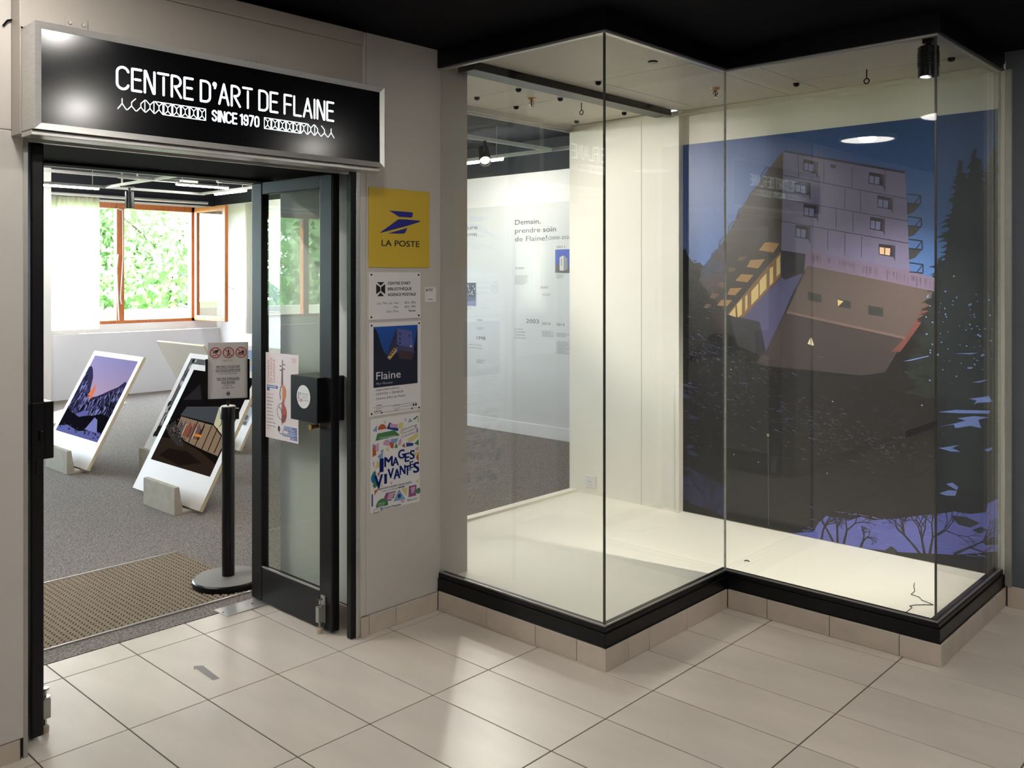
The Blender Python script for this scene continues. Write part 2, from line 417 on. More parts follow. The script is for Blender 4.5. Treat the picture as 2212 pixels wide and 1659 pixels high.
for i in range(4):
    r = MB(); seg(r, i, .008, .06, .094, .150); seg(r, i, .014, .06, .150, .172); seg(r, i, .005, .04, .090, .0965)
    part('base_rail', r, M['black'], case, bevel=.0025)
    t = MB(); seg(t, i, .019, .026, .172, .178); part('glazing_bead', t, M['bright_metal'], case)
    gp = MB(); seg(gp, i, .027, .035, .170, 2.597); part('glass_pane', gp, M['glass'], case)
    tr = MB(); seg(tr, i, .006, .05, 2.601, 2.69); part('top_rail', tr, M['black'], case, bevel=.002)
    ch = MB(); seg(ch, i, .020, .042, 2.594, 2.601); part('top_channel', ch, M['alu'], case)
for k, (x, y) in enumerate(ring(.031)):
    if k in (0,): continue
    if k == 4: x -= .004
    part('glass_joint', MB().box(x-.0038, x+.0038, y-.0038, y+.0038, .172, 2.6), M['silicone' if k in (1, 3) else 'pale_joint'], case)
part('deck', MB().prism([(.50, -.002), (.50, Y1+.05), (X2+.05, Y1+.05), (X2+.05, Y3+.05), (2.365, Y3+.05), (2.365, .64), (.662, .64), (.662, -.002)], .088, .135), M['case_white'], case)
part('rear_ledge', MB().box(.66, 2.318, .64, .70, .088, .150), M['case_white'], case, bevel=.003)
def cpanel(x0, x1, y0, y1):
    part('ceiling_panel', MB().box(x0+.002, x1-.002, y0+.002, y1-.002, 2.63, 2.642), M['case_ceiling'], case)
for a, b in ((.50, 1.18), (1.18, 1.54), (1.54, 2.20), (2.20, 2.365)): cpanel(a, b, -.03 if a > .6 else -.03, .69)
cpanel(.496, 1.306, -.972, -.15); cpanel(1.306, 2.365, -.30, -.15); cpanel(1.306, 2.365, -.885, -.30); cpanel(1.306, 1.45, -.972, -.885)
cpanel(1.466, 2.365, -1.085, -.885); cpanel(1.466, 2.05, -1.945, -1.085); cpanel(2.05, 2.365, -1.945, -1.085)
part('ceiling_backing', MB().prism([(.48, -.002), (.48, Y1+.04), (X2+.04, Y1+.04), (X2+.04, Y3+.04), (2.365, Y3+.04), (2.365, .70), (.662, .70), (.662, -.002)], 2.645, 2.69), M['black'], case)
part('ceiling_beam', MB().box(.56, 2.27, -.15, -.035, 2.59, 2.63), M['black'], case, bevel=.003)
part('rear_rail', MB().box(.66, 2.318, .672, .70, 2.60, 2.63).box(.66, 2.318, .70, .712, 2.585, 2.61), M['alu'], case)
for x, y in ((1.177, .129), (1.183, .46), (1.53, .126), (1.545, .486), (2.155, .125), (2.19, .536), (1.334, -.3), (2.082, -1.052), (2.05, -1.84)):
    part('screw_cap', MB().lathe((x, y, 2.612), [(.008, 0), (.015, .006), (.017, .0175)], 16), M['black'], case, smooth=True)
part('round_vent', MB().lathe((1.152, -.768, 2.624), [(.022, 0), (.024, .003), (.024, .007)], 20), M['black'], case)
# eye hooks, sprinklers, spotlight
for x, y, lab in ((1.723, .123, 'black eye hook hanging from the case ceiling near the pillar'), (2.015, -1.454, 'black eye hook hanging above the photo mural')):
    h = thing('eye_hook', lab, 'hook', (x, y, 2.63))
    part('shank', MB().tube((x, y, 2.63), (x, y, 2.585), .003, n=8), M['black'], h)
    part('eye', MB().path([(x+.0*0, y+.013*math.cos(t), 2.572+.013*math.sin(t)) for t in np.linspace(0, 2*PI, 15)], .003, 6), M['black'], h)
for x, y, lab in ((1.892, -.675, 'small sprinkler head on the case ceiling close to the inner glass corner'), (1.417, .248, 'small sprinkler head on the case ceiling near the pillar end')):
    s = thing('sprinkler', lab, 'sprinkler', (x, y, 2.63))
    part('escutcheon', MB().lathe((x, y, 2.618), [(.012, 0), (.024, .006), (.026, .012)], 18), M['gold'], s, smooth=True)
    part('frame', MB().path([(x, y-.004, 2.62), (x, y-.016, 2.60), (x, y, 2.582)], .003, 6).path([(x, y+.004, 2.62), (x, y+.016, 2.60), (x, y, 2.582)], .003, 6), M['steel'], s)
    part('bulb', MB().tube((x, y, 2.584), (x, y, 2.616), .004, n=10), mat('red_bulb', S(150, 40, 30), .2), s)
    part('deflector', MB().tube((x, y, 2.577), (x, y, 2.581), .014, n=14), M['steel'], s)
sx, sy = 1.60, -1.884
sp = thing('spotlight', 'black cylinder spotlight hanging inside the front glass corner', 'spotlight', (sx, sy, 2.63))
part('adapter', MB().box(sx-.02, sx+.05, sy-.02, sy+.02, 2.605, 2.63), M['black'], sp, bevel=.002)
part('stem', MB().tube((sx, sy, 2.59), (sx, sy, 2.61), .012, n=12), M['black'], sp)
part('housing', MB().lathe((sx, sy, 2.462), [(.034, .03), (.034, 0), (.042, 0), (.043, .125), (.038, .13)], 28, cap=False).tube((sx, sy, 2.591), (sx, sy, 2.5915), .038, n=28), M['black'], sp, smooth=True)
for k in range(5): part('cooling_fin', MB().lathe((sx, sy, 2.505+.013*k), [(.0425, 0), (.0455, .001), (.0455, .004), (.0425, .005)], 28, cap=False), M['black'], sp)
part('lens', MB().tube((sx, sy, 2.512), (sx, sy, 2.513), .033, n=24), mat('spot_lens', S(255, 240, 210), .4, emit=((1, .87, .68, 1), 1.0)), sp)
sl = bpy.data.lights.new('case_spot', 'SPOT'); sl.energy = SPOT; sl.spot_size = 1.25; sl.spot_blend = .8; sl.color = (1, .92, .80); sl.shadow_soft_size = .018
so = bpy.data.objects.new('case_spot', sl); COL.objects.link(so); so.location = (sx, sy, 2.483); so.rotation_euler = Vector((.30, .42, -1)).to_track_quat('-Z', 'Y').to_euler()
# inner walls of the case
wm = struct('wall_case', MB().box(2.37, 2.50, -1.99, -.168, .088, 2.645), M['case_white'])
part('white_panel', MB().box(2.32, 2.46, -.170, .705, .088, 2.628), M['case_white'], wm, bevel=.003)
part('panel_edge', MB().box(2.312, 2.322, -.176, -.150, .135, 2.60), M['case_white'], wm, bevel=.002)
part('seam', MB().box(2.3188, 2.3205, .108, .1105, .135, 2.6), mat('hairline', S(186, 180, 166), .8), wm)
part('cove', MB().box(2.35, 2.37, -1.99, -.17, 2.605, 2.63), M['case_white'], wm, bevel=.004)
sk = thing('power_socket', 'white square wall socket low on the white panel in the case', 'socket', (2.32, .516, .216))
cz = .222
part('plate', MB().box(2.309, 2.32, .475, .557, cz-.041, cz+.041), M['white'], sk, bevel=.004)
part('well', MB().tube((2.3092, .516, cz), (2.3065, .516, cz), .024, .021, 24), M['white'], sk, smooth=True)
for dy in (-.0095, .0095): part('pin_hole', MB().tube((2.3066, .516+dy, cz), (2.3060, .516+dy, cz), .003, n=10), M['black'], sk)
wire = MB().path([(1.985, -1.694, .137), (1.93, -1.71, .139), (1.87, -1.735, .137), (1.813, -1.738, .137), (1.80, -1.78, .138), (1.77, -1.80, .137), (1.75, -1.845, .138), (1.745, -1.858, .137), (1.72, -1.83, .138), (1.69, -1.80, .137), (1.658, -1.786, .138), (1.645, -1.80, .137), (1.56, -1.801, .137)], .0016, 6)
tag(part('thin_wire', wire, M['black'], at=(1.75, -1.8, .135)), 'thin bent dark wire lying on the white deck at the front corner', 'wire')
tag(part('leaf_scrap', MB().path([(1.735, -.935, .137), (1.745, -.945, .14), (1.742, -.96, .137)], .003, 6), M['bark'], at=(1.74, -.94, .135)), 'tiny dark scrap lying on the white case deck', 'scrap')

# ------------------------------------------------------------------ photo mural in the case
mu = Print()
L0, R0, B0, T0 = .168, 1.962, .137, 2.418
def sky(u, v):
    t = (v-.30)/.70; t = max(0, min(1, t)); lft = 1-u
    a = np.array(S(36, 74, 128)); b = np.array(S(96, 140, 205)); c = np.array(S(118, 135, 205))
    k = b*(1-t)+a*t; k = k*(1-.55*lft*(1-t*.4))+c*(.55*lft*(1-t*.4))
    return tuple(k)
mu.grad(L0, B0, R0, T0, sky, 12, 16, 0)
DK = S(31, 30, 33); DK2 = S(28, 27, 29); GR = S(38, 44, 43)
# dark hillside
mu.poly([(0.1282, 1.7448), (0.1505, 1.7635), (0.1893, 1.7722), (0.2058, 1.7244), (0.2494, 1.6813), (0.2926, 1.6855), (0.3194, 1.6478), (0.346, 1.601), (0.4402, 1.5088), (0.4917, 1.3812), (0.6322, 1.3401), (0.7103, 1.2893), (0.8058, 1.2051), (1.4919, 1.2087), (1.5384, 1.2988), (1.5843, 1.3719), (1.637, 1.4207), (1.6594, 1.472), (1.689, 1.4609), (1.7329, 1.4155), (1.7762, 1.3706), (1.8331, 1.3422), (1.9029, 1.3298), (1.9645, 1.3249), (1.9645, 1.1161), (0.1282, 1.055)], DK, 1)
mu.poly([(L0, B0), (R0, B0), (R0, 1.25), (L0, 1.25)], DK, 1)
mu.poly([(0.4917, 1.3812), (0.7488, 1.601), (0.9942, 1.6867), (0.9987, 1.3695), (0.7488, 1.1136), (0.5425, 1.1915)], S(56, 54, 62), 1)
# fir trees at the right edge
def fir(x, top, base, half, col, lay):
    mu.poly([(x, top), (x+half*.22, top+(base-top)*.3), (x+half*.6, base), (x-half*.6, base), (x-half*.22, top+(base-top)*.3)], col, lay)
    n = int(150*(top-base))
    for i in range(n):
        t = (i+random.random())/n; y = top+(base-top)*t; ww = half*(t**.72)*random.uniform(.5, 1.1); sd = random.choice((-1, 1))
        th = .016+.02*t
        mu.poly([(x-sd*.01, y+th), (x+sd*ww*.6, y+th*.35), (x+sd*ww, y-random.uniform(.0, .022)), (x+sd*ww*.7, y-th*.5), (x+sd*ww*.3, y-th), (x-sd*.01, y-th*.4)], col if random.random() < .6 else tuple(c*random.uniform(.75, 1.2) for c in col[:3])+(1,), lay)
for px, w_ in ((([(1.8505, 2.2252)]), .34), (([(1.9365, 2.2238)]), .26), (([(1.7861, 2.1733)]), .26), (([(1.6871, 1.687)]), .20)):
    fir(px[0][0], px[0][1], 1.0, w_, GR, 4)
mu.poly([(1.72, B0+.4), (R0, B0+.4), (R0, 1.72), (1.90, 1.72), (1.80, 1.45), (1.72, 1.2)], GR, 3)
# the building
FAC = S(118, 113, 146); FAC2 = S(94, 90, 128)
mu.poly([(0.8386, 2.3235), (1.5152, 2.1449), (1.5399, 1.6287), (0.8246, 1.7501)], FAC, 2)
mu.poly([(0.8386, 2.3235), (0.8246, 1.7414), (0.4814, 1.3717), (0.2819, 1.5728), (0.3033, 1.6479), (0.4402, 1.7946), (0.6125, 2.061), (0.7296, 2.2051)], S(66, 58, 58), 2)
mu.line([(0.8433, 2.3169), (1.5152, 2.1417)], .012, S(58, 58, 82), 4)
for q in ([(0.834, 2.1811), (1.5268, 2.003)], [(0.8321, 2.0436), (1.5307, 1.8874)], [(0.8293, 1.9167), (1.5345, 1.7719)]):
    mu.line(q, .004, S(60, 56, 80), 4)
for q in ([(1.237, 2.1901), (1.237, 2.0822)], [(1.0784, 2.237), (1.0784, 2.1183)], [(1.1991, 2.0847), (1.1949, 1.9682)], [(1.2829, 2.0626), (1.2829, 1.9472)], [(1.1479, 1.979), (1.1479, 1.8572)], [(1.2412, 1.9492), (1.2412, 1.8373)], [(1.1003, 1.8588), (1.1003, 1.7447)], [(1.1966, 1.8346), (1.1966, 1.7136)], [(1.2887, 1.8151), (1.287, 1.6998)], [(1.413, 2.1675), (1.413, 2.0461)], [(0.9264, 2.2935), (0.9309, 2.1547)]):
    mu.line(q, .0035, S(64, 60, 84), 4)
def mwin(q, lit=False):
    (ax, ay), (bx, by), (cx_, cy_), (dx, dy) = q
    mu.poly(list(q), S(52, 48, 60), 4)
    lerp = lambda u, v: (ax*(1-u)*(1-v)+bx*u*(1-v)+cx_*u*v+dx*(1-u)*v, ay*(1-u)*(1-v)+by*u*(1-v)+cy_*u*v+dy*(1-u)*v)
    pc = S(236, 196, 160) if lit else S(120, 124, 168)
    for u0, u1 in ((.06, .36), (.42, .74)):
        mu.poly([lerp(u0, .3), lerp(u1, .3), lerp(u1, .92), lerp(u0, .92)], pc, 5)
    mu.poly([lerp(.8, .0), lerp(1.02, .05), lerp(1.16, 1.35), lerp(.98, .98)], S(70, 66, 88), 4)
for q in ([(0.9609, 2.2601), (1.045, 2.2357), (1.0326, 2.1727), (0.9573, 2.1975)], [(1.3281, 2.1596), (1.405, 2.1398), (1.4002, 2.0793), (1.3257, 2.0967)], [(0.9099, 2.1406), (1.0005, 2.1238), (0.9915, 2.0558), (0.9062, 2.0784)], [(0.9609, 2.0103), (1.0476, 1.991), (1.0361, 1.9234), (0.9591, 1.9414)], [(0.9127, 1.8941), (0.9987, 1.8787), (0.9897, 1.807), (0.9127, 1.8221)], [(1.3728, 2.0324), (1.4527, 2.0114), (1.4448, 1.9514), (1.3728, 1.9672)], [(1.3339, 1.9201), (1.4114, 1.9037), (1.4034, 1.8376), (1.3322, 1.8531)]): mwin(q)
mwin([(1.3793, 1.7733), (1.4653, 1.7616), (1.4566, 1.7014), (1.3809, 1.7164)], True)
mu.poly([(1.1133, 2.2188), (1.1462, 2.2126), (1.1462, 2.1933), (1.1177, 2.1999)], S(66, 62, 84), 4)
# concrete band, soffits, red underside
mu.poly([(0.9718, 1.7455), (1.0784, 1.7239), (1.5384, 1.6287), (1.6639, 1.5915), (1.6609, 1.5228), (1.405, 1.5766), (0.9853, 1.6594), (0.9645, 1.6285)], S(120, 106, 132), 4)
for i in range(60):
    t = random.random(); a = ([(0.9897, 1.734)])[0]; b = ([(1.6557, 1.5852)])[0]
    x = a[0]+(b[0]-a[0])*t; y = a[1]+(b[1]-a[1])*t
    mu.rect(x, y-random.uniform(.02, .06), x+random.uniform(.002, .007), y-.006, S(96, 84, 108), 5)
mu.poly([(0.8246, 1.7501), (0.9718, 1.7257), (0.9627, 1.6182), (0.9309, 1.6096), (0.848, 1.5791), (0.8227, 1.601)], S(46, 44, 54), 4)
mu.poly([(0.5726, 1.3562), (0.8227, 1.5904), (0.9264, 1.6096), (0.9627, 1.6285), (0.8989, 1.5141), (0.8433, 1.3909), (0.7296, 1.1657), (0.691, 1.3331)], S(84, 82, 118), 3)
mu.poly([(0.9853, 1.6594), (1.405, 1.5766), (1.6609, 1.5228), (1.5191, 1.2836), (0.8619, 1.4019)], S(96, 84, 82), 3)
mu.poly([(1.6609, 1.5228), (1.6639, 1.4721), (1.5843, 1.3403), (1.4919, 1.2047), (1.4448, 1.202), (1.5191, 1.2836)], S(116, 70, 66), 3)
mu.poly([(0.8619, 1.4019), (1.5191, 1.2836), (1.4684, 1.1913), (1.413, 1.091), (1.2912, 1.0656), (0.7488, 1.0781), (0.6715, 1.0908), (0.7488, 1.2199)], S(70, 62, 64), 2)
mu.poly([(0.8619, 1.4019), (1.5191, 1.2836), (1.5137, 1.2722), (0.8582, 1.3896)], S(122, 100, 98), 4)
for q in ([(0.9826, 1.515), (1.0653, 1.4973), (1.0653, 1.4523), (0.9853, 1.4678)], [(1.3241, 1.4452), (1.4034, 1.4323), (1.4034, 1.3861), (1.3257, 1.396)], [(1.1565, 1.4751), (1.2287, 1.4638), (1.2287, 1.4248), (1.1565, 1.4331)]): mu.poly(q, S(60, 62, 62), 5)
mu.poly([(1.1565, 1.4725), (1.1889, 1.4631), (1.1582, 1.4348)], S(214, 190, 130), 6)
mu.poly([(0.9835, 1.2212), (1.0005, 1.2564), (1.0023, 1.2153)], S(232, 224, 190), 6); mu.poly([(1.0059, 1.2584), (1.0219, 1.2147), (1.0059, 1.2121)], S(232, 224, 190), 6)
# lit strip of windows and glowing balcony undersides
mu.poly([(0.4773, 1.3698), (0.7488, 1.6674), (0.8227, 1.7414), (0.8227, 1.5992), (0.5826, 1.3547)], S(126, 94, 66), 4)
for q in ([(0.7963, 1.6979), (0.819, 1.7239), (0.819, 1.6185), (0.7963, 1.5966)], [(0.7536, 1.6453), (0.7755, 1.6584), (0.7755, 1.5657), (0.7536, 1.5434)], [(0.691, 1.5742), (0.7335, 1.6187), (0.7335, 1.5299), (0.691, 1.4849)], [(0.6372, 1.5111), (0.6832, 1.5608), (0.6832, 1.4759), (0.6372, 1.4302)], [(0.5976, 1.479), (0.6125, 1.4946), (0.6125, 1.4161), (0.5976, 1.3886)], [(0.5425, 1.4326), (0.5766, 1.4696), (0.5766, 1.3745), (0.5485, 1.3537)], [(0.4917, 1.372), (0.5324, 1.4188), (0.5364, 1.3569), (0.4978, 1.3667)]):
    mu.poly(q, S(210, 184, 124), 5)
for q in ([(0.6861, 1.7529), (0.7219, 1.7949), (0.7488, 1.7977), (0.8152, 1.789), (0.7774, 1.7369)], [(0.6075, 1.6552), (0.6322, 1.6955), (0.7248, 1.7005), (0.6812, 1.6457)], [(0.5324, 1.5737), (0.5726, 1.6137), (0.6519, 1.6082), (0.6125, 1.5649)], [(0.4794, 1.4909), (0.4968, 1.5278), (0.5776, 1.5321), (0.5324, 1.4871)], [(0.4091, 1.4233), (0.4402, 1.4581), (0.5121, 1.4585), (0.4794, 1.4212)]): mu.poly(q, S(164, 126, 80), 5)
for q in ([(0.5425, 1.6938), (0.5576, 1.7136), (0.6125, 1.7183), (0.5826, 1.6915)], [(0.4143, 1.54), (0.4299, 1.5641), (0.4814, 1.5588), (0.4506, 1.531)], [(0.3565, 1.4688), (0.3776, 1.4988), (0.4247, 1.4939), (0.3934, 1.4638)], [(0.3162, 1.4082), (0.3353, 1.4329), (0.3724, 1.4281), (0.346, 1.4033)], [(0.4814, 1.6331), (0.4968, 1.6541), (0.5425, 1.6465), (0.5121, 1.6248)]): mu.poly(q, S(104, 84, 68), 5)
for q in ([(0.691, 2.1769), (0.7296, 2.2318), (0.8246, 2.2196)], [(0.6174, 2.0472), (0.6273, 2.0871), (0.6568, 2.1122)], [(0.5425, 1.9468), (0.5525, 1.9918), (0.5926, 2.0215), (0.6075, 2.0162)], [(0.4835, 1.8669), (0.4937, 1.9078), (0.5172, 1.9279), (0.5374, 1.9243)], [(0.4216, 1.772), (0.4299, 1.8133), (0.4557, 1.8402)], [(0.365, 1.6941), (0.3724, 1.7312), (0.3986, 1.7586), (0.4143, 1.7564)], [(0.3087, 1.6198), (0.3194, 1.6572), (0.346, 1.685)]):
    mu.line(q, .006, S(58, 60, 84), 5)
mu.poly([(1.5268, 1.9775), (1.5941, 1.9715), (1.5576, 1.9306), (1.5284, 1.9217)], S(60, 62, 66), 4)
mu.line([(1.5268, 2.0293), (1.5941, 2.0156), (1.5941, 1.9715)], 0.006, S(26, 36, 58), 5)
mu.line([(1.5268, 1.9815), (1.5941, 1.9715)], 0.006, S(26, 36, 58), 5)
mu.line([(1.5637, 1.9779), (1.5926, 2.0141)], 0.005, S(26, 36, 58), 5)
mu.poly([(1.5307, 1.8595), (1.5979, 1.8546), (1.5614, 1.8132), (1.5322, 1.8038)], S(60, 62, 66), 4)
mu.line([(1.5307, 1.9113), (1.5979, 1.8988), (1.5979, 1.8546)], 0.006, S(26, 36, 58), 5)
mu.line([(1.5307, 1.8635), (1.5979, 1.8546)], 0.006, S(26, 36, 58), 5)
mu.line([(1.5675, 1.8605), (1.5964, 1.8972)], 0.005, S(26, 36, 58), 5)
mu.poly([(1.5345, 1.7417), (1.6017, 1.7379), (1.5652, 1.6959), (1.5361, 1.686)], S(60, 62, 66), 4)
mu.line([(1.5345, 1.7934), (1.6017, 1.782), (1.6017, 1.7379)], 0.006, S(26, 36, 58), 5)
mu.line([(1.5345, 1.7456), (1.6017, 1.7379)], 0.006, S(26, 36, 58), 5)
mu.line([(1.5713, 1.7433), (1.6002, 1.7805)], 0.005, S(26, 36, 58), 5)
mu.poly([(1.5384, 1.6192), (1.6055, 1.6166), (1.5691, 1.574), (1.5399, 1.5635)], S(60, 62, 66), 4)
mu.line([(1.5384, 1.6708), (1.6055, 1.6607), (1.6055, 1.6166)], 0.006, S(26, 36, 58), 5)
mu.line([(1.5384, 1.6231), (1.6055, 1.6166)], 0.006, S(26, 36, 58), 5)
mu.line([(1.5752, 1.6214), (1.604, 1.6591)], 0.005, S(26, 36, 58), 5)
# rock ledges and snow streaks on the hillside
for i in range(760):
    x = random.uniform(L0+.01, R0-.05); y = random.uniform(.55, 1.45)
    if x > .62 and y > 1.18 and x < 1.45: continue
    d = abs((x-.20)*.72-(1.25-y))
    if random.random() > (.85 if d < .12 else .30): continue
    if x > 1.5 and random.random() < .6: continue
    l = random.uniform(.008, .045); a = random.uniform(-.5, -.05); c = random.choice((S(86, 84, 122), S(108, 102, 150), S(70, 68, 92), S(60, 58, 76)))
    if x > 1.25: c = random.choice((S(64, 66, 78), S(74, 78, 98)))
    mu.line([(x, y), (min(x+l, R0), y+l*a)], random.uniform(.002, .006), c, 6, w1=.001)
for i in range(520):   # pale boulders and ledges as short broken strokes
    cx_, cy_, sx_, sy_ = random.choice(((1.0, .80, .10, .05), (1.12, .72, .09, .05), (.62, .98, .10, .07), (.45, .80, .12, .08), (1.42, .70, .10, .06), (.34, 1.12, .10, .05)))
    x = random.gauss(cx_, sx_); y = random.gauss(cy_, sy_)
    mu.line([(x, y), (x+random.uniform(.006, .028), y-random.uniform(-.003, .012))], random.uniform(.002, .0075), random.choice((S(78, 76, 90), S(70, 69, 82), S(90, 87, 112), S(44, 42, 46), S(64, 62, 70))), 6, w1=.001)
for i in range(900):   # fine dark and light grain of the rock
    x = random.uniform(L0, R0-.03); y = random.uniform(.30, 1.30)
    if .62 < x < 1.5 and y > 1.12: continue
    mu.line([(x, y), (x+random.uniform(.01, .05), y-random.uniform(-.004, .016))], random.uniform(.001, .0035), random.choice((S(36, 35, 38), S(58, 57, 66), S(40, 39, 44), S(66, 64, 82))), 5, w1=.0008)
for q in ([(1.6779, 0.908), (1.7619, 0.9281), (1.9236, 0.9407), (1.9167, 0.925), (1.7906, 0.9142)], [(1.7726, 0.887), (1.8472, 0.9064), (1.9167, 0.9077), (1.8682, 0.8897), (1.8822, 0.8496), (1.8331, 0.8554), (1.7619, 0.8358), (1.7546, 0.8542), (1.6779, 0.8324), (1.7546, 0.8581), (1.8119, 0.8797)], [(1.8261, 0.9894), (1.9167, 1.0114), (1.9339, 0.9844), (1.8612, 0.9722), (1.8472, 0.9595), (1.8612, 0.9851)], [(1.6853, 0.7259), (1.7798, 0.7535), (1.7474, 0.734), (1.787, 0.72), (1.7402, 0.7161)], [(1.896, 0.7457), (1.9304, 0.7615), (1.9304, 0.7502), (1.9098, 0.7363)], [(1.7183, 0.5483), (1.7474, 0.5605), (1.7762, 0.542), (1.7691, 0.5255)], [(1.6853, 0.4964), (1.7329, 0.5197), (1.7691, 0.5217), (1.7619, 0.4959), (1.7183, 0.4902)], [(1.819, 1.1459), (1.8437, 1.1491), (1.8367, 1.1395), (1.819, 1.1398)], [(1.8402, 1.0728), (1.9167, 1.094), (1.8752, 1.0741)], [(1.7546, 1.2107), (1.8717, 1.2221), (1.8331, 1.2123)], [(1.5075, 1.1564), (1.6296, 1.1924), (1.637, 1.1898), (1.5384, 1.1599)]):
    mu.poly(q, S(112, 134, 198), 7)
for i in range(70):
    x = random.uniform(1.62, 1.93); y = random.gauss(1.32, .10); mu.disc(x, y, random.uniform(.0015, .006), random.uniform(.0015, .006), S(120, 146, 205), 7, 6)
# snow field with bare trees along the bottom
sn = [(0.8851, 0.1328), (1.0166, 0.1704), (1.0476, 0.2258), (1.0916, 0.2746), (1.1479, 0.2697), (1.216, 0.2697), (1.2829, 0.3026), (1.3322, 0.2911), (1.4763, 0.3298), (1.6145, 0.3724), (1.6594, 0.3828), (1.7546, 0.4162), (1.8331, 0.4164), (1.9029, 0.438), (1.9133, 0.4849), (1.9577, 0.515), (1.9577, 0.2574), (1.7906, 0.2074), (1.5994, 0.1554), (1.405, 0.1263), (1.2329, 0.1358), (1.1133, 0.1266)]
mu.poly([(min(max(p[0], L0), R0), max(p[1], B0)) for p in sn], S(96, 104, 182), 6)
for i in range(80):
    x = random.uniform(.95, 1.9); y = B0+.02+random.random()*.16
    mu.line([(x, y), (x+random.uniform(.02, .09), y+random.uniform(-.008, .008))], .005, random.choice((S(112, 120, 200), S(116, 104, 170), S(84, 92, 160))), 7, w1=.001)
mu.poly([(1.3, B0), (R0, B0), (R0, B0+.075), (1.75, B0+.06), (1.5, B0+.02)], DK2, 8)
for q in ([(1.7402, 0.3935), (1.8119, 0.3989), (1.8752, 0.3801), (1.8331, 0.3495), (1.7762, 0.354)], [(1.8402, 0.3394), (1.8822, 0.3625), (1.9098, 0.3527), (1.8752, 0.3272)], [(1.8856, 0.2915), (1.9304, 0.323), (1.9577, 0.3246), (1.9577, 0.291), (1.9029, 0.2761)], [(1.405, 0.1425), (1.4448, 0.179), (1.4763, 0.1613), (1.4684, 0.1356), (1.4209, 0.1297)]): mu.poly([(min(p[0], R0), max(p[1], B0)) for p in q], S(50, 48, 56), 8)
def branch(x, y, a, l, w_, d):
    x2, y2 = x+l*math.cos(a), y+l*math.sin(a)
    x2 = min(max(x2, L0), R0); y2 = max(y2, B0)
    mu.line([(x, y), (x2, y2)], w_, S(34, 32, 40), 9, w1=w_*.7)
    if d:
        for k in range(random.choice((2, 2, 3))): branch(x2, y2, a+random.uniform(-.9, .9), l*random.uniform(.62, .85), w_*.62, d-1)
for q, hh, aa in (([(1.1565, 0.1303)], .085, 1.6), ([(1.1906, 0.1372)], .08, 1.35), ([(1.1306, 0.1402)], .07, 2.1), ([(1.0653, 0.1271)], .06, 1.4), ([(1.6145, 0.1664)], .08, 1.75), ([(1.637, 0.1673)], .10, 1.4), ([(1.5994, 0.1593)], .07, 2.3), ([(1.7546, 0.1998)], .09, .6), ([(1.2829, 0.1377)], .04, 1.2)):
    branch(q[0][0], max(q[0][1], B0), aa, hh, .014, 5)
lp = [(0.744, 0.679), (0.7469, 0.1519)]
mu.line(lp, .004, S(96, 92, 120), 8); mu.disc(lp[0][0], lp[0][1], .008, .009, S(170, 150, 120), 9, 10)
for q in ([(0.5243, 0.5368)], [(0.6832, 0.5135)], [(1.0977, 0.51)], [(1.1289, 0.9105)], [(0.5039, 1.0425)], [(1.601, 0.9355)]): mu.disc(q[0][0], q[0][1], .0045, .004, S(170, 170, 205), 9, 8)
for i in range(60):   # foliage at the left, against the sky
    q = ([(0.2277, 1.6389)])[0]
    mu.disc(max(L0+.012, q[0]+random.gauss(0, .03)), q[1]+random.gauss(-.03, .03), random.uniform(.004, .012), random.uniform(.004, .010), DK2, 4, 7)
mural = part('mural', MB().box(2.3682, 2.37, -R0, -L0, B0, T0), M['paper'], at=(2.37, -1.06, .137))
tag(mural, 'large dusk photo mural of a cantilevered concrete building on the case back wall', 'mural')
mu.build('printed_picture', M['mural'], mural, onX(2.3680), clip=(L0, R0, B0, T0))

# ------------------------------------------------------------------ illuminated sign
FY = -.20
sg = thing('illuminated_sign', 'black illuminated shop sign in an aluminium frame above the entrance', 'sign', (-.725, -.10, 2.062))
sx0, sx1, sz0, sz1 = -1.423, -.027, 2.064, 2.404
part('casing', MB().box(sx0, sx1, FY+.012, -.081, sz0+.002, sz1-.002), M['alu'], sg, bevel=.002)
fw = .021
def mitre(a, b, c, d): return MB().add([a[0], b[0], c[0], d[0], a[1], b[1], c[1], d[1]], [(0, 1, 2, 3), (7, 6, 5, 4), (0, 4, 5, 1), (1, 5, 6, 2), (2, 6, 7, 3), (3, 7, 4, 0)])
o_ = [(sx0, sz0), (sx1, sz0), (sx1, sz1), (sx0, sz1)]; i_ = [(sx0+fw, sz0+fw), (sx1-fw, sz0+fw), (sx1-fw, sz1-fw), (sx0+fw, sz1-fw)]
for k in range(4):
    a, b, c, d = o_[k], o_[(k+1) % 4], i_[(k+1) % 4], i_[k]
    P = lambda p, y: (p[0], y, p[1])
    part('frame_bar', mitre((P(a, FY), P(a, FY+.014)), (P(b, FY), P(b, FY+.014)), (P(c, FY+.006), P(c, FY+.014)), (P(d, FY+.006), P(d, FY+.014))), M['alu'], sg)
part('underside_lip', MB().box(sx0, sx1, -.17, -.082, 2.048, 2.064), M['alu'], sg, bevel=.002)
part('panel', MB().box(sx0+fw-.002, sx1-fw+.002, FY+.0075, FY+.012, sz0+fw-.002, sz1-fw+.002), M['sign_black'], sg)
def arc(cx_, cy_, rx, ry, a0, a1, n=10): return [(cx_+rx*math.cos(math.radians(a0+(a1-a0)*i/n)), cy_+ry*math.sin(math.radians(a0+(a1-a0)*i/n))) for i in range(n+1)]
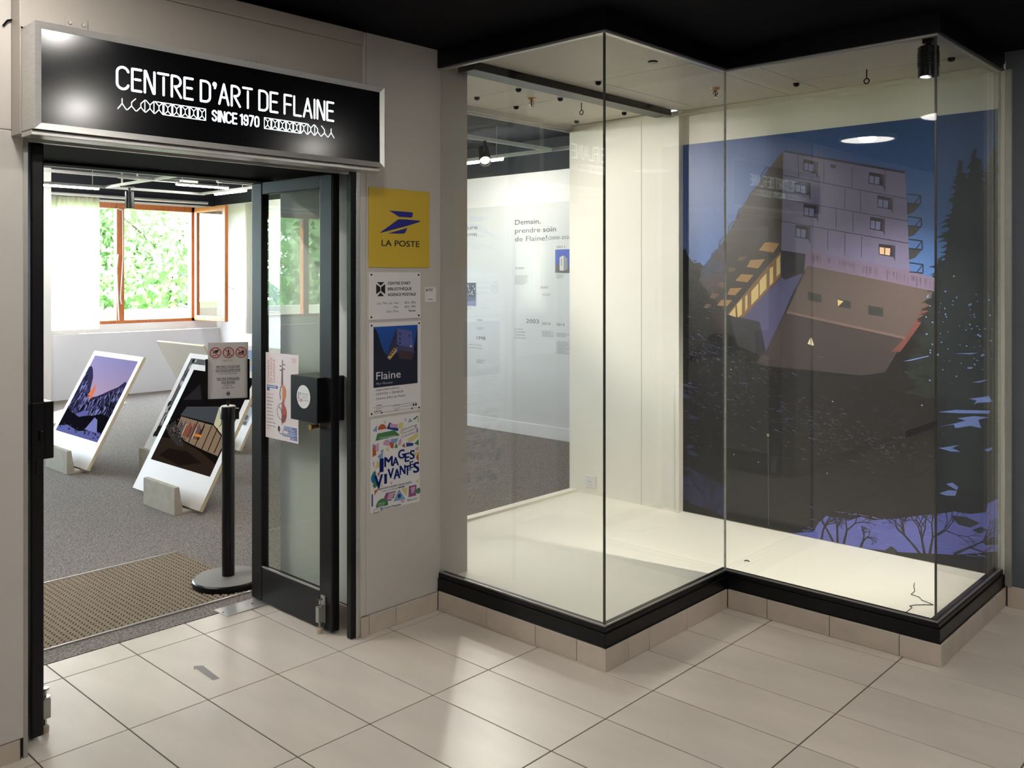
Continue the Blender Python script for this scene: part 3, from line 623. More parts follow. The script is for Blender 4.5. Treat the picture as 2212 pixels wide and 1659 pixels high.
GL = {  # strokes in a unit cap height
 'C': (.50, [arc(.25, .75, .25, .25, 15, 180, 9)+arc(.25, .25, .25, .25, 180, 345, 9)]),
 'E': (.40, [[(.40, 1), (0, 1), (0, 0), (.40, 0)], [(.13, .53), (.36, .53)]]),
 'N': (.44, [[(0, 0), (0, 1), (.04, 1), (.40, 0), (.44, 0), (.44, 1)]]),
 'T': (.48, [[(0, 1), (.48, 1)], [(.26, .84), (.26, 0)]]),
 'R': (.44, [[(0, 0), (0, 1), (.18, 1)]+arc(.18, .75, .24, .25, 90, -90, 9)+[(.14, .5), (.44, 0)]]),
 'D': (.46, [[(0, 0), (0, 1), (.2, 1)]+arc(.22, .76, .24, .24, 90, 0, 6)+arc(.22, .24, .24, .24, 0, -90, 6)+[(0, 0)]]),
 "'": (.14, [arc(.07, .92, .06, .07, 0, 360, 8), [(.13, .92), (.08, .74)]]),
 'A': (.48, [[(0, 0), (.24, 1), (.48, 0)], [(.20, .34), (.30, .34)]]),
 'F': (.40, [[(0, 0), (0, 1), (.40, 1)], [(.12, .52), (.36, .52)]]),
 'L': (.40, [[(0, 1), (0, 0), (.40, 0)]]),
 'I': (.02, [[(.01, 0), (.01, 1)]]),
 'S': (.44, [arc(.22, .75, .2, .23, 10, 200, 9)+[(.30, .46)]+arc(.22, .25, .2, .23, 40, -170, 9)]),
 '1': (.2, [[(0, .86), (.17, 1), (.17, 0)]]),
 '9': (.42, [arc(.21, .72, .2, .26, 0, 360, 12), arc(.21, .25, .2, .23, 180, 360, 8)+[(.41, .72)]]),
 '7': (.40, [[(0, 1), (.40, 1), (.12, 0)]]),
 '0': (.42, [arc(.21, .76, .2, .23, 0, 180, 8)+arc(.21, .24, .2, .23, 180, 360, 8)+[(.41, .76)]]),
}
def stroke_text(pr, txt, x0, x1, y0, y1, sw, gap=.17, space=.24, lay=1):
    W = sum((GL[c][0]+gap) if c != ' ' else space for c in txt)-gap
    k = (x1-x0)/W; x = x0; h = y1-y0
    for c in txt:
        if c == ' ': x += space*k; continue
        for pl in GL[c][1]: pr.line([(x+p[0]*k, y0+p[1]*h) for p in pl], sw, (1, 1, 1, 1), lay, cap=True)
        x += (GL[c][0]+gap)*k
def emblem(pr, x0, x1, y0, y1, flip):
    n = 10; pw = (x1-x0)/n; g = pw*.06
    for i in range(n):
        xa = x0+i*pw+g; xb = x0+(i+1)*pw-g
        j = i if not flip else n-1-i
        m_ = (xa+xb)/2; ya = y0+.36*(y1-y0); yb = y0+.66*(y1-y0)
        l_, r_ = (xa, xb) if not flip else (xb, xa)
        S_ = [[(l_, y0), (m_, ya), (r_, y0)], [(m_, ya), (m_, yb)]]
        if j == 0: S_ = [[(l_, y0), (m_, ya+.1*(y1-y0)), (r_, y0)], [(m_, ya+.1*(y1-y0)), (m_, y0+.85*(y1-y0))]]
        if j >= 1: S_.append([(m_, yb), (r_, y1)])
        if j >= 2: S_.append([(r_, y1), (r_, y0)])
        if j >= 3: S_.append([(m_, yb), (l_, y1)])
        if j >= 4: S_.append([(l_, y1), (r_, y1)])
        if j >= 5: S_ += [[(l_, y1), (l_, y0)], [(l_, y0), (r_, y0)]]
        for pl in S_: pr.line(pl, .0030, (1, 1, 1, 1), 1, cap=True)
lt = Print(); stroke_text(lt, "CENTRE D'ART DE FLAINE", -1.163, -.286, 2.231, 2.304, .0085)
lt.build('lettering', M['glow'], sg, onY(FY+.0073))
lt = Print(); stroke_text(lt, "SINCE 1970", -.818, -.628, 2.166, 2.203, .0066, .19, .22)
lt.build('lettering', M['glow'], sg, onY(FY+.0073))
for a, b, fl_ in ((-1.162, -.842, False), (-.606, -.281, True)):
    em = Print(); emblem(em, a, b, 2.163, 2.204, fl_); em.build('emblem_row', M['glow'], sg, onY(FY+.0073))

# ------------------------------------------------------------------ doors
def leaf(name, X, Xo, yA, yB, kind_label):
    """leaf standing open along Y; X..Xo thickness"""
    d = bpy.data.objects.new(name, None); COL.objects.link(d); d.location = (X, yB, 0); d['kind'] = 'structure'; d['label'] = kind_label
    part('stile', MB().box(X, Xo, yA, yA+.098, .012, 2.06), M['door_black'], d, bevel=.006)
    part('stile', MB().box(X, Xo, yB-.095, yB, .012, 2.06), M['door_black'], d, bevel=.006)
    part('bottom_rail', MB().box(X+.002, Xo-.002, yA+.098, yB-.095, .012, .178), M['door_black'], d, bevel=.003)
    part('top_rail', MB().box(X+.002, Xo-.002, yA+.098, yB-.095, 2.0, 2.06), M['door_black'], d, bevel=.003)
    part('glass_pane', MB().box((X+Xo)/2-.003, (X+Xo)/2+.003, yA+.09, yB-.09, .170, 2.008), M['door_glass'], d)
    part('glazing_bead', MB().box(X+.001, X+.010, yA+.098, yB-.095, .178, .184), M['alu'], d)
    return d
d2 = leaf('door_2', -.082, -.040, .10, .772, 'right glass door leaf standing open against the recess')
part('lock_box', MB().box(-.122, .027, .155, .367, .942, 1.146), M['black'], d2, bevel=.003)
stk = Print(); SM = S(40, 40, 48)
cyl, czl = -.262, 1.053
stk.disc(cyl, czl, .053, .053, S(224, 222, 222), 1, 36)
for k, (a, b, c) in enumerate(((0, .012, S(30, 50, 130)), (.014, .012, S(60, 70, 140)), (0, -.004, S(30, 40, 110)), (0, -.018, S(200, 150, 40)), (.012, -.016, S(190, 60, 40)), (.022, -.018, S(50, 40, 40)))):
    x = cyl-.043+a; stk.poly([(x, czl+b-.006), (x+.010, czl+b-.006), (x+.006, czl+b), (x+.010, czl+b+.006), (x, czl+b+.006), (x+.004, czl+b)], c, 2)
for i, t_ in enumerate(('CENTRE', "D'ART DE", 'FLAINE')): stk.text(cyl-.014, czl+.008-.014*i, .0095, t_, S(120, 120, 128), 2, wid=.052-(.004*(i == 1)))
lb = [o for o in d2.children if o.name.startswith('lock_box')][0]
stk.build('round_sticker', M['print'], lb, onX(-.1222), 'round white sticker with the art centre name')
part('thumb_turn', MB().tube((-.082, .205, .921), (-.120, .205, .921), .009, n=16).tube((-.118, .205, .921), (-.126, .205, .921), .013, n=16), M['gold'], d2, smooth=True)
def foot_bolt(d, X, s, y):
    """spring foot bolt on the leaf face; s = -1 or +1 side"""
    B = lambda a, b, y0, y1, z0, z1: MB().box(min(X+s*a, X+s*b), max(X+s*a, X+s*b), y0, y1, z0, z1)
    f = part('foot_bolt', B(0, .004, y-.016, y+.016, .045, .165), M['bright_metal'], d, bevel=.001)
    part('body', B(.004, .034, y-.012, y+.012, .05, .118), M['bright_metal'], f, bevel=.002)
    part('rod', MB().tube((X+s*.019, y, .022), (X+s*.019, y, .150), .005, n=12), M['steel'], f, smooth=True)
    part('push_cap', MB().lathe((X+s*.019, y, .146), [(.006, 0), (.013, .004), (.012, .010)], 18), M['steel'], f, smooth=True)
    part('release_tab', MB().tube((X+s*.019, y, .121), (X+s*.019, y, .126), .016, n=18), M['steel'], f)
    part('rubber_tip', MB().lathe((X+s*.019, y, .0005), [(.012, 0), (.013, .018), (.009, .024)], 16), M['rubber'], f, smooth=True)
foot_bolt(d2, -.082, -1, .165)
d1 = leaf('door_1', -1.335, -1.292, .09, .76, 'left glass door leaf standing open, seen end on')
lb1 = part('lock_box', MB().box(-1.352, -1.335, .085, .29, .968, 1.166).box(-1.292, -1.262, .085, .29, .968, 1.166).box(-1.335, -1.292, .083, .10, .968, 1.166), M['black'], d1, bevel=.003)
part('keyhole_cover', MB().lathe((-1.305, .081, 1.035), [(.007, 0), (.009, .002), (.009, .03), (.007, .034)], 14), M['black'], lb1)
part('latch_plate', MB().box(-1.32, -1.298, .086, .091, .92, .965), M['black'], d1, bevel=.001)
foot_bolt(d1, -1.292, 1, .135)
# poster taped to the right leaf
po = part('concert_poster', MB().box(-.0822, -.0814, -(-.668), -(-.668)+.0001, .81, .812), M['paper'])
bpy.data.objects.remove(po)
PX = -.0655
con = part('concert_poster', MB().box(PX, PX+.0008, .386, .668, .815, 1.23), M['paper'], at=(PX, .527, .815))
tag(con, 'white concert poster with a violin taped to the right door glass', 'poster')
cp = Print(); pu0, pu1, pv0, pv1 = -.668, -.386, .815, 1.23
cp.rect(pu0, pv0, pu1, pv1, S(226, 214, 214), 0)
for i, t_ in enumerate(('CONCERTS', 'DE MUSIQUE', 'CLASSIQUE')):
    cp.text(pu0+.034+.024*i, 1.085, .016, t_, S(196, 112, 114), 2, wid=(.108, .122, .115)[i], rot=PI/2)
BLU = S(86, 108, 160)
cp.rect(pu0+.012, 1.058, pu0+.108, 1.072, BLU, 1).rect(pu0+.012, 1.044, pu0+.035, 1.059, BLU, 1)
cp.greek(pu0+.016, 1.068, .08, .006, 1, S(190, 200, 220)); cp.text(pu0+.012, 1.026, .006, 'samedis et dimanches', S(176, 100, 100), 2, wid=.064)
for i in range(9): cp.greek(pu0+.012, 1.012-.017*i, .062+.02*(i > 6), .0045, 1, S(140, 138, 150))
cp.greek(pu0+.014, .862, .05, .003, 1, S(160, 158, 165))
# violin: half body, neck, scroll
vx = -.520
cp.poly([(vx-.012, 1.08), (vx-.008, 1.165), (vx+.004, 1.165), (vx+.006, 1.08)], S(120, 92, 92), 2)
cp.poly([(vx-.005, 1.165), (vx+.002, 1.165), (vx+.006, 1.195), (vx, 1.203), (vx-.006, 1.195)], S(150, 120, 118), 2)
for dx_, dy_ in ((-.018, 1.17), (.016, 1.178), (-.018, 1.15), (.016, 1.157)): cp.disc(vx+dx_, dy_, .006, .004, S(90, 70, 72), 2, 10); cp.line([(vx, dy_), (vx+dx_, dy_)], .003, S(90, 70, 72), 2)
body = [(vx, .90), (vx+.02, .905), (vx+.034, .93), (vx+.037, .955), (vx+.028, .975), (vx+.018, .985), (vx+.014, 1.0), (vx+.02, 1.012), (vx+.03, 1.03), (vx+.03, 1.055), (vx+.018, 1.075), (vx, 1.08)]
cp.poly(body, S(170, 78, 52), 3)
cp.poly([(vx, 1.01), (vx+.02, 1.012), (vx+.03, 1.03), (vx+.03, 1.055), (vx+.018, 1.075), (vx, 1.08)], S(198, 122, 60), 4)
cp.poly([(vx, .90), (vx+.02, .905), (vx+.034, .93), (vx+.036, .945), (vx, .935)], S(128, 46, 40), 4)
cp.line([(vx-.002, 1.08), (vx-.016, 1.065), (vx-.022, 1.04), (vx-.018, 1.01)], .006, S(60, 52, 60), 3)
cp.line([(vx-.004, 1.0), (vx-.004, .89)], .005, S(90, 70, 80), 3)
cp.line([(vx-.03, .975), (vx-.012, .962), (vx-.004, .94), (vx-.006, .90)], .005, S(70, 60, 70), 3)
cp.ring(vx-.006, .952, .036, .042, S(150, 148, 156), 2, 16, 1.6, 4.8)
cp.disc(vx-.03, .868, .010, .014, S(30, 28, 34), 3, 16); cp.ring(vx-.012, .862, .016, .019, S(40, 38, 50), 3, 16, 3.2, 6.8)
for (a, b, c, d_) in ((-.508, .876, -.398, .886), (-.508, .864, -.398, .875), (-.475, .852, -.398, .863), (-.520, .838, -.396, .849), (-.455, .826, -.396, .837)):
    cp.rect(a, b, c, d_, BLU, 1); cp.greek(a+.004, d_-.003, c-a-.01, .004, 1, S(190, 200, 220))
cp.rect(-.444, 1.19, -.404, 1.215, S(222, 196, 198), 1); cp.ring(-.424, 1.203, .006, .008, S(206, 140, 146), 2, 16)
cp.build('printed_sheet', M['print'], con, onX(PX-.0002))

# ------------------------------------------------------------------ notices on the pillar
def notice(name, x0, x1, z0, z1, m, label, cat, th=.004, pins=None):
    o = part(name, MB().box(x0, x1, -th, 0, z0, z1), m, at=((x0+x1)/2, 0, z0), bevel=.0008)
    tag(o, label, cat)
    if pins:
        for (px, pz) in ((x0+pins, z0+pins), (x1-pins, z0+pins), (x0+pins, z1-pins), (x1-pins, z1-pins)):
            part('screw', MB().tube((px, -th, pz), (px, -th-.003, pz), .0045, .0035, 12), M['black'], o)
    return o
post = notice('post_office_sign', .042, .403, 1.641, 2.001, M['yellow'], 'square yellow post office sign with a blue bird logo', 'sign', .006)
pp = Print(); NV = S(30, 34, 130); INK = S(24, 22, 34)
pp.poly([(0.1559, 1.9005), (0.1898, 1.9), (0.288, 1.8993), (0.2973, 1.8979), (0.2982, 1.8916), (0.2942, 1.8761), (0.2896, 1.874), (0.2137, 1.8741)], NV, 1)
pp.poly([(0.2107, 1.8629), (0.2499, 1.8642), (0.3377, 1.8626), (0.3439, 1.8605), (0.3423, 1.8566), (0.262, 1.8337), (0.1079, 1.7967), (0.1036, 1.7976)], NV, 1)
pp.poly([(0.2651, 1.8256), (0.2529, 1.8029), (0.2453, 1.7987), (0.2332, 1.7969), (0.1486, 1.7953)], NV, 1)
pp.text(.113, 1.738, .028, 'LA POSTE', INK, 1, wid=.226, bold=.018)
pp.build('printed_emblem', M['print'], post, onY(-.0062))
hrs = notice('opening_hours_sign', .044, .348, 1.404, 1.619, M['paper'], 'white opening hours board fixed under the yellow sign', 'sign', .004, .012)
hg = Print(); hp = Print(); h3 = Print(); h4 = Print()
lx, lz, lw, lh = .083, 1.510, .052, .064
def logo(pr, x, z, w_, h_, col, lay=1):
    g = .07; m_ = .5
    P = lambda u, v: (x+u*w_, z+v*h_)
    pr.poly([P(0, .14), P(m_-g/2, .36), P(m_-g/2, .64), P(0, .86)], col, lay)
    pr.poly([P(1, .14), P(m_+g/2, .36), P(m_+g/2, .64), P(1, .86)], col, lay)
    pr.poly([P(.12, 0), P(.88, 0), P(m_, .27)], col, lay); pr.poly([P(.08, 1), P(.92, 1), P(m_, .73)], col, lay)
logo(hg, lx, lz, lw, lh, S(22, 22, 26))
for i, (t_, wd) in enumerate((("CENTRE D'ART", .135), ('BIBLIOTHÈQUE', .142), ('AGENCE POSTALE', .168))): hp.text(.150, 1.562-.026*i, .0135, t_, S(24, 24, 28), 1, wid=wd, bold=.026)
for i, (a, b, wa, wb) in enumerate((('Lun. Mer. Jeu. Ven.', '15 h - 19 h', .128, .064), ('Mar.', '16 h - 19 h', .030, .064), ('Sam. Dim.', 'Fermé', .073, .040))):
    z = 1.473-.019*i; h3.text(.216, z, .0105, a, S(60, 60, 64), 1, wid=wa, align='r'); h4.text(.315, z, .0105, b, S(40, 40, 44), 1, wid=wb, align='r', bold=.025)
hg.build('printed_emblem', M['print'], hrs, onY(-.0042)); hp.build('printed_heading', M['print'], hrs, onY(-.0042)); h3.build('printed_days', M['print'], hrs, onY(-.0042)); h4.build('printed_hours', M['print'], hrs, onY(-.0042))
flp = notice('exhibition_poster', .046, .351, .970, 1.391, M['paper'], 'portrait poster with a night photo of a concrete building on the pillar', 'poster', .003, .012)
fp = Print(); a0, a1, b0, b1 = .069, .330, 1.098, 1.372
def sky2(u, v): return tuple(np.array(S(16, 36, 92))*(1-v)+np.array(S(28, 78, 160))*v)
fp.grad(a0, b0, a1, b1, sky2, 2, 6, 0)
U = lambda u, v: (a0+(a1-a0)*u, b0+(b1-b0)*v)
fp.poly([U(0, 0), U(1, 0), U(1, .5), U(.93, .62), U(.62, .56), U(.33, .5), U(.2, .60), U(0, .62)], S(22, 26, 48), 1)
fp.poly([U(0, .5), U(.24, .55), U(.16, .72), U(.10, .88), U(.04, .97), U(0, .97)], S(18, 26, 44), 1)
fp.poly([U(.94, .5), U(1, .5), U(1, .92), U(.97, .85), U(.92, .62)], S(18, 26, 44), 1)
fp.poly([U(.52, .96), U(.86, .90), U(.90, .60), U(.52, .68)], S(84, 92, 150), 2)
fp.poly([U(.52, .96), U(.52, .66), U(.42, .50), U(.30, .52), U(.36, .68)], S(48, 50, 74), 2)
fp.poly([U(.52, .66), U(.90, .60), U(.93, .52), U(.56, .60)], S(70, 70, 100), 3)
fp.poly([U(.56, .60), U(.92, .52), U(.86, .40), U(.56, .45)], S(64, 50, 56), 3)
fp.poly([U(.52, .66), U(.52, .58), U(.36, .44), U(.30, .48), U(.44, .62)], S(190, 160, 100), 3)
for k in range(5): fp.poly([U(.33+.04*k, .50+.035*k), U(.37+.04*k, .54+.035*k), U(.41+.04*k, .52+.035*k)], S(40, 40, 54), 4)
for u, v in ((.57, .88), (.57, .80), (.57, .73), (.79, .84), (.82, .66)): fp.poly([U(u, v), U(u+.04, v-.006), U(u+.04, v-.035), U(u, v-.03)], S(40, 44, 84) if u != .82 else S(220, 190, 130), 3)
fp.text(.084, 1.133, .036, 'Flaine', S(222, 222, 228), 5, wid=.142); fp.text(.084, 1.110, .011, 'Myr Muratet', S(170, 176, 196), 5, wid=.095)
for i, (t_, wd) in enumerate((('exposition photo', .135), ('13/07/26 > 28/08/26', .160), ("Centre d'Art de Flaine", .170))): fp.text(.084, 1.083-.020*i, .0105, t_, S(56, 56, 60), 1, wid=wd)
fp.line([(.070, 1.008), (.330, 1.008)], .0012, INK, 1); fp.line([(.070, .982), (.330, .982)], .0012, INK, 1); fp.line([(.225, .997), (.297, .997)], .0012, INK, 1)
fp.disc(.116, .982, .0045, .0045, INK, 1, 14); fp.disc(.295, .982, .0045, .0045, INK, 1, 14)
fp.text(.072, .988, .009, 'caue', INK, 1, wid=.042, bold=.02); fp.greek(.084, 1.018, .045, .003, 1, S(70, 70, 76)); fp.greek(.085, 1.002, .03, .002, 1, S(70, 70, 76))
fp.disc(.305, .998, .006, .006, INK, 1, 14); fp.disc(.320, .998, .006, .006, INK, 1, 14)
sh = [(.186, 1.006), (.220, 1.006), (.216, .988), (.206, .984), (.192, .984), (.188, .990)]; fp.line(sh+[sh[0]], .0012, INK, 1); fp.disc(.203, 1.0, .002, .002, INK, 1, 8); fp.greek(.194, .993, .018, .002, 1, S(90, 90, 96))
fp.build('printed_sheet', M['print'], flp, onY(-.0032))
imp = notice('workshop_poster', .054, .345, .537, .958, M['paper'], 'colourful poster of bright paper shapes with blue capitals, lowest on the pillar', 'poster', .002)
ip = Print(); ia0, ia1, ib0, ib1 = .064, .338, .550, .945
V = lambda u, v: (ia0+(ia1-ia0)*u, ib0+(ib1-ib0)*(1-v))
OR, GN, LB, YE, PK, DB, PU = S(174, 92, 62), S(74, 122, 84), S(124, 154, 192), S(208, 198, 138), S(196, 156, 184), S(48, 68, 132), S(136, 88, 128)
def sh_(pts, c, lay=1): ip.poly([V(*p) for p in pts], c, lay)
def ds_(u, v, r, c, a0=0, a1=2*PI, lay=1): ip.disc(V(u, v)[0], V(u, v)[1], r, r, c, lay, 18, a0, a1)
sh_([(.0, .10), (.10, .04), (.09, .12)], LB); ds_(.20, .10, .024, OR, 0, PI); sh_([(.29, .10), (.36, .03), (.55, .12), (.54, .15)], DB); sh_([(.37, .05), (.54, .07), (.52, .11), (.36, .09)], PK, 2); ds_(.60, .09, .016, YE)
sh_([(.76, .07), (.80, .02), (.86, .06)], LB); sh_([(.88, .03), (.98, .0), (.98, .02), (.89, .05)], GN); sh_([(.98, .06), (1, .0), (.99, .1)], OR)
sh_([(.06, .22), (.10, .14), (.46, .13), (.58, .20)], GN, 2); ip.text(V(.14, .205)[0], V(.14, .205)[1], .009, 'Touchez & manipulez', S(210, 224, 206), 3, wid=.095)
for i, t_ in enumerate(('Mettez les formes', 'et les couleurs', 'en mouvement')): ip.text(V(.62, .155+.04*i)[0], V(.62, .155+.04*i)[1], .0095, t_, S(60, 62, 90), 2, wid=(.095, .080, .082)[i], rot=.16)
sh_([(.93, .20), (.97, .13), (1, .20)], LB); sh_([(.74, .26), (.98, .20), (1, .26), (.78, .31)], YE); sh_([(0, .26), (.06, .26), (.08, .38), (0, .40)], OR); ds_(.13, .30, .02, PK, PI*.5, PI*1.5); ds_(.30, .28, .022, PK, -.5, PI); sh_([(.36, .26), (.46, .26), (.44, .34), (.38, .33)], OR); ds_(.46, .23, .022, LB, PI, 2*PI)
sh_([(.72, .30), (.88, .32), (.88, .35), (.72, .35)], DB); sh_([(.90, .33), (1, .28), (1, .36)], GN); sh_([(.46, .34), (.50, .28), (.54, .34)], GN); sh_([(.1, .40), (.22, .36), (.2, .48)], LB); sh_([(.05, .54), (.10, .44), (.22, .52)], YE); sh_([(.90, .40), (1, .36), (1, .42)], PK); ds_(.95, .43, .02, YE, PI, 2*PI); sh_([(.94, .50), (1, .44), (1, .56)], OR)
ds_(.07, .64, .028, S(40, 110, 150), PI*.5, PI*1.5); sh_([(0, .72), (.08, .66), (.14, .72), (.04, .76)], GN); sh_([(.04, .78), (.12, .78), (.04, .84)], OR); sh_([(.95, .64), (1, .60), (1, .68)], DB); sh_([(.76, .60), (.82, .60), (.84, .64), (.74, .64)], LB)
for pts_, c_ in (([(.0, .30), (.05, .27), (.0, .24)], LB), ([(.60, .14), (.66, .17), (.58, .18)], YE), ([(.16, .34), (.24, .33), (.20, .39)], LB), ([(.27, .34), (.33, .31), (.35, .37)], YE), ([(.56, .26), (.62, .24), (.61, .31), (.54, .32)], PK), ([(.62, .33), (.68, .30), (.70, .36)], OR), ([(0, .47), (.04, .44), (.03, .53)], PK), ([(.0, .58), (.06, .55), (.04, .61)], GN), ([(.10, .60), (.16, .57), (.13, .64)], OR), ([(.90, .58), (.95, .57), (.93, .62)], PK), ([(.33, .47), (.38, .44), (.37, .50)], YE), ([(.16, .74), (.22, .72), (.20, .77)], YE), ([(.36, .73), (.42, .72), (.40, .76)], PK), ([(.92, .78), (1, .76), (.98, .81)], YE), ([(.68, .02), (.72, .01), (.71, .06)], PK), ([(.22, .01), (.28, .0), (.26, .05)], YE), ([(.94, .10), (.90, .14), (.96, .16)], PK)):
    sh_(pts_, c_, 1)
NVY = S(24, 36, 104)
for t_, u, v, h, wd in (('I', .155, .585, .062, .018), ('M', .25, .535, .045, .046), ('A', .42, .545, .040, .036), ('G', .545, .475, .042, .036), ('E', .69, .525, .042, .026), ('S', .80, .505, .042, .028), ('V', .045, .765, .062, .044), ('I', .25, .73, .046, .012), ('V', .32, .68, .046, .034), ('A', .45, .70, .046, .036), ('N', .58, .665, .044, .032), ('T', .69, .685, .046, .030), ('E', .80, .61, .032, .020), ('S', .88, .675, .050, .034)):
    q = V(u, v); ip.text(q[0], q[1], h, t_, NVY, 4, wid=wd, bold=.03)
q = V(.10, .79); ip.text(q[0], q[1], .012, 'Exposition-atelier jeune public', NVY, 3, wid=.205); q = V(.2, .82); ip.text(q[0], q[1], .0075, "autour de l'artiste", NVY, 3, wid=.090); ip.greek(q[0]+.094, q[1]+.006, .05, .005, 1, NVY)
sh_([(-.02, .82), (.01, .82), (.01, .96), (-.02, .96)], DB)
sh_([(.28, .84), (.50, .84), (.40, .94), (.20, .94)], PU); sh_([(.34, .85), (.48, .85), (.40, .93), (.30, .92)], PK, 2); sh_([(.56, .83), (.70, .96), (.44, .96)], LB); ds_(.57, .91, .010, DB, lay=2); sh_([(.60, .83), (.74, .83), (.73, .93)], YE); sh_([(.78, .82), (.95, .82), (.94, .95), (.77, .95)], PU); sh_([(.82, .84), (.92, .84), (.90, .90), (.84, .92)], PK, 2); ds_(.99, .90, .014, GN); sh_([(.40, .89), (.48, .87), (.44, .93)], GN)
ds_(.20, .985, .036, GN, 0, PI, 2); q = V(.12, .955); ip.text(q[0], q[1], .0075, 'Juillet 26', S(210, 224, 206), 3, wid=.036); q = V(.13, .98); ip.text(q[0], q[1], .0075, 'Avril 27', S(210, 224, 206), 3, wid=.030)
ds_(.64, .965, .012, PK, PI, 2*PI); q = V(.24, 1.02); ip.text(q[0], q[1], .010, 'Centre Pompidou', NVY, 3, wid=.100, bold=.01); ip.greek(q[0]-.022, q[1]+.009, .018, .004, 2, NVY); q = V(.74, .995); ip.text(q[0], q[1], .010, 'flaine.com', NVY, 3, wid=.062)
q = V(.02, 1.02); sh2 = [(q[0], q[1]+.008), (q[0]+.03, q[1]+.008), (q[0]+.026, q[1]-.010), (q[0]+.004, q[1]-.010)]; ip.line(sh2+[sh2[0]], .0012, INK, 2)
ip.build('printed_sheet', M['gloss_print'], imp, onY(-.0022))
qs = notice('small_sticker', .379, .449, 1.478, 1.548, M['paper'], 'small square white sticker right of the opening hours board', 'sticker', .0015)
ql_ = Print(); logo(ql_, .384, 1.527, .010, .014, S(60, 62, 66)); ql_.build('printed_emblem', M['print'], qs, onY(-.0017)); qp = Print(); qp.greek(.397, 1.541, .046, .004, 2, S(120, 122, 124)); qk = Print(); qk.greek(.396, 1.492, .036, .003, 1, S(90, 92, 94)); qk.build('printed_line', M['print'], qs, onY(-.0017)); qp.build('printed_text', M['print'], qs, onY(-.0017))

# ------------------------------------------------------------------ floor bits
arw = Print(); arw.poly([(-.655, .257), (-.625, .233), (-.628, .222), (-.640, .072), (-.668, .079), (-.662, .222), (-.671, .224)], S(132, 126, 122), 0)
ao = arw.build('arrow_sticker', M['print'], None, lambda u, v, h: (u, v, .0006+h)); tag(ao, 'worn grey arrow sticker on the floor tile before the entrance', 'sticker')
pl = part('floor_spring_plate', MB().box(-.288, -.066, .642, .765, 0, .004), M['alu'], at=(-.18, .70, 0), bevel=.001)
tag(pl, 'polished steel floor spring cover under the right door leaf', 'plate')
for x in (-.275, -.12): part('screw', MB().tube((x, .70, .004), (x, .70, .005), .005, n=12), M['black'], pl)
mt = thing('entrance_mat', 'taupe ribbed entrance mat with bright metal edges let into the carpet', 'mat', (-.5, 1.3, 0))
mx0, mx1, my0, my1 = -1.30, .02, .862, 1.745
part('backing', MB().box(mx0, mx1, my0, my1, .0, .005), M['mat_base'], mt)
rb = MB(); n = 0
yy = my0+.012
while yy < my1-.012:
    pts = []
    k = int((mx1-mx0)/.014)
    for i in range(k+1): pts.append((mx0+(mx1-mx0)*i/k, yy+(.0085 if i % 2 else -.0085)))
    v = []; f = []
    for x, y in pts: v += [(x, y-.0085, .005), (x, y, .0115), (x, y+.0085, .005)]
    for i in range(k): f += [(3*i, 3*i+3, 3*i+4, 3*i+1), (3*i+1, 3*i+4, 3*i+5, 3*i+2)]
    rb.add(v, f); yy += .0275
part('ribs', rb, M['mat_rib'], mt, kind='stuff')
for a, b in ((my0-.008, my0), (my1, my1+.010)): part('edge_strip', MB().box(mx0, mx1, a, b, 0, .010), M['alu'], mt, bevel=.002)

# ------------------------------------------------------------------ stanchion with notice
bx, by = -.05, 1.05
stn = thing('stanchion', 'black barrier post on a round base holding a white rules notice', 'stanchion', (bx, by, .005))
part('base', MB().lathe((bx, by, .006), [(.175, 0), (.178, .004), (.178, .030), (.172, .036), (.05, .042)], 48), M['black'], stn, smooth=True)
part('base_cover', MB().lathe((bx, by, .0425), [(.170, 0), (.05, .006)], 48), mat('satin_grey_cover', S(120, 116, 113), .45, var=(9, .05)), stn, smooth=True)
part('post', MB().tube((bx, by, .045), (bx, by, .86), .032, n=32), M['black'], stn, smooth=True)
part('belt_head', MB().lathe((bx, by, .86), [(.040, 0), (.040, .06), (.037, .065)], 32), M['black'], stn, smooth=True)
dv = Vector((bx+2.470, by+3.219, 0)).normalized(); rt = Vector((dv.y, -dv.x, 0))
yaw_s = 0.0
cl = Vector((bx, by, .885))+rt*.046
part('belt_clip', MB().extrude([cl+rt*a+dv*b+Vector((0, 0, -.028)) for a, b in ((-.01, -.012), (.008, -.012), (.008, .012), (-.01, .012))], 0, (0, 0, .056)), M['black'], stn, bevel=.002)
part('cap', MB().lathe((bx, by, .925), [(.036, 0), (.034, .004)], 32), M['cap_white'], stn, smooth=True)
part('sign_stem', MB().tube((bx, by, .92), (bx, by, .962), .006, n=12), M['black'], stn)
def hold(u, v, h): # upright, facing the entrance, leaning back a touch
    return Vector((bx, by, 0))+rt*u+Vector((0, 0, v))-dv*(h-.05*(v-.96))
hb = MB()
def slab(u0, u1, v0, v1, h0, h1):
    c = [hold(u, v, h) for h in (h0, h1) for v in (v0, v1) for u in (u0, u1)]
    return MB().add(c, [(0, 1, 3, 2), (4, 6, 7, 5), (0, 4, 5, 1), (2, 3, 7, 6), (0, 2, 6, 4), (1, 5, 7, 3)])
hd_ = part('sign_holder', slab(-.113, .107, .956, .966, -.004, .008), M['black'], stn)
part('side_rail', slab(-.113, -.101, .966, 1.172, -.004, .008), M['black'], hd_); part('side_rail', slab(.096, .107, .966, 1.168, -.004, .008), M['black'], hd_)
part('back_plate', slab(-.101, .096, .966, 1.17, -.004, -.001), M['black'], hd_)
sht = part('notice_sheet', slab(-.100, .0995, .966, 1.256, .0005, .0022), M['paper'], hd_)
bpy.data.objects.remove(sht)
nt_ = Print(); nt_.rect(-.100, .966, .0995, 1.256, S(214, 210, 208), 0)
RD = S(176, 70, 66)
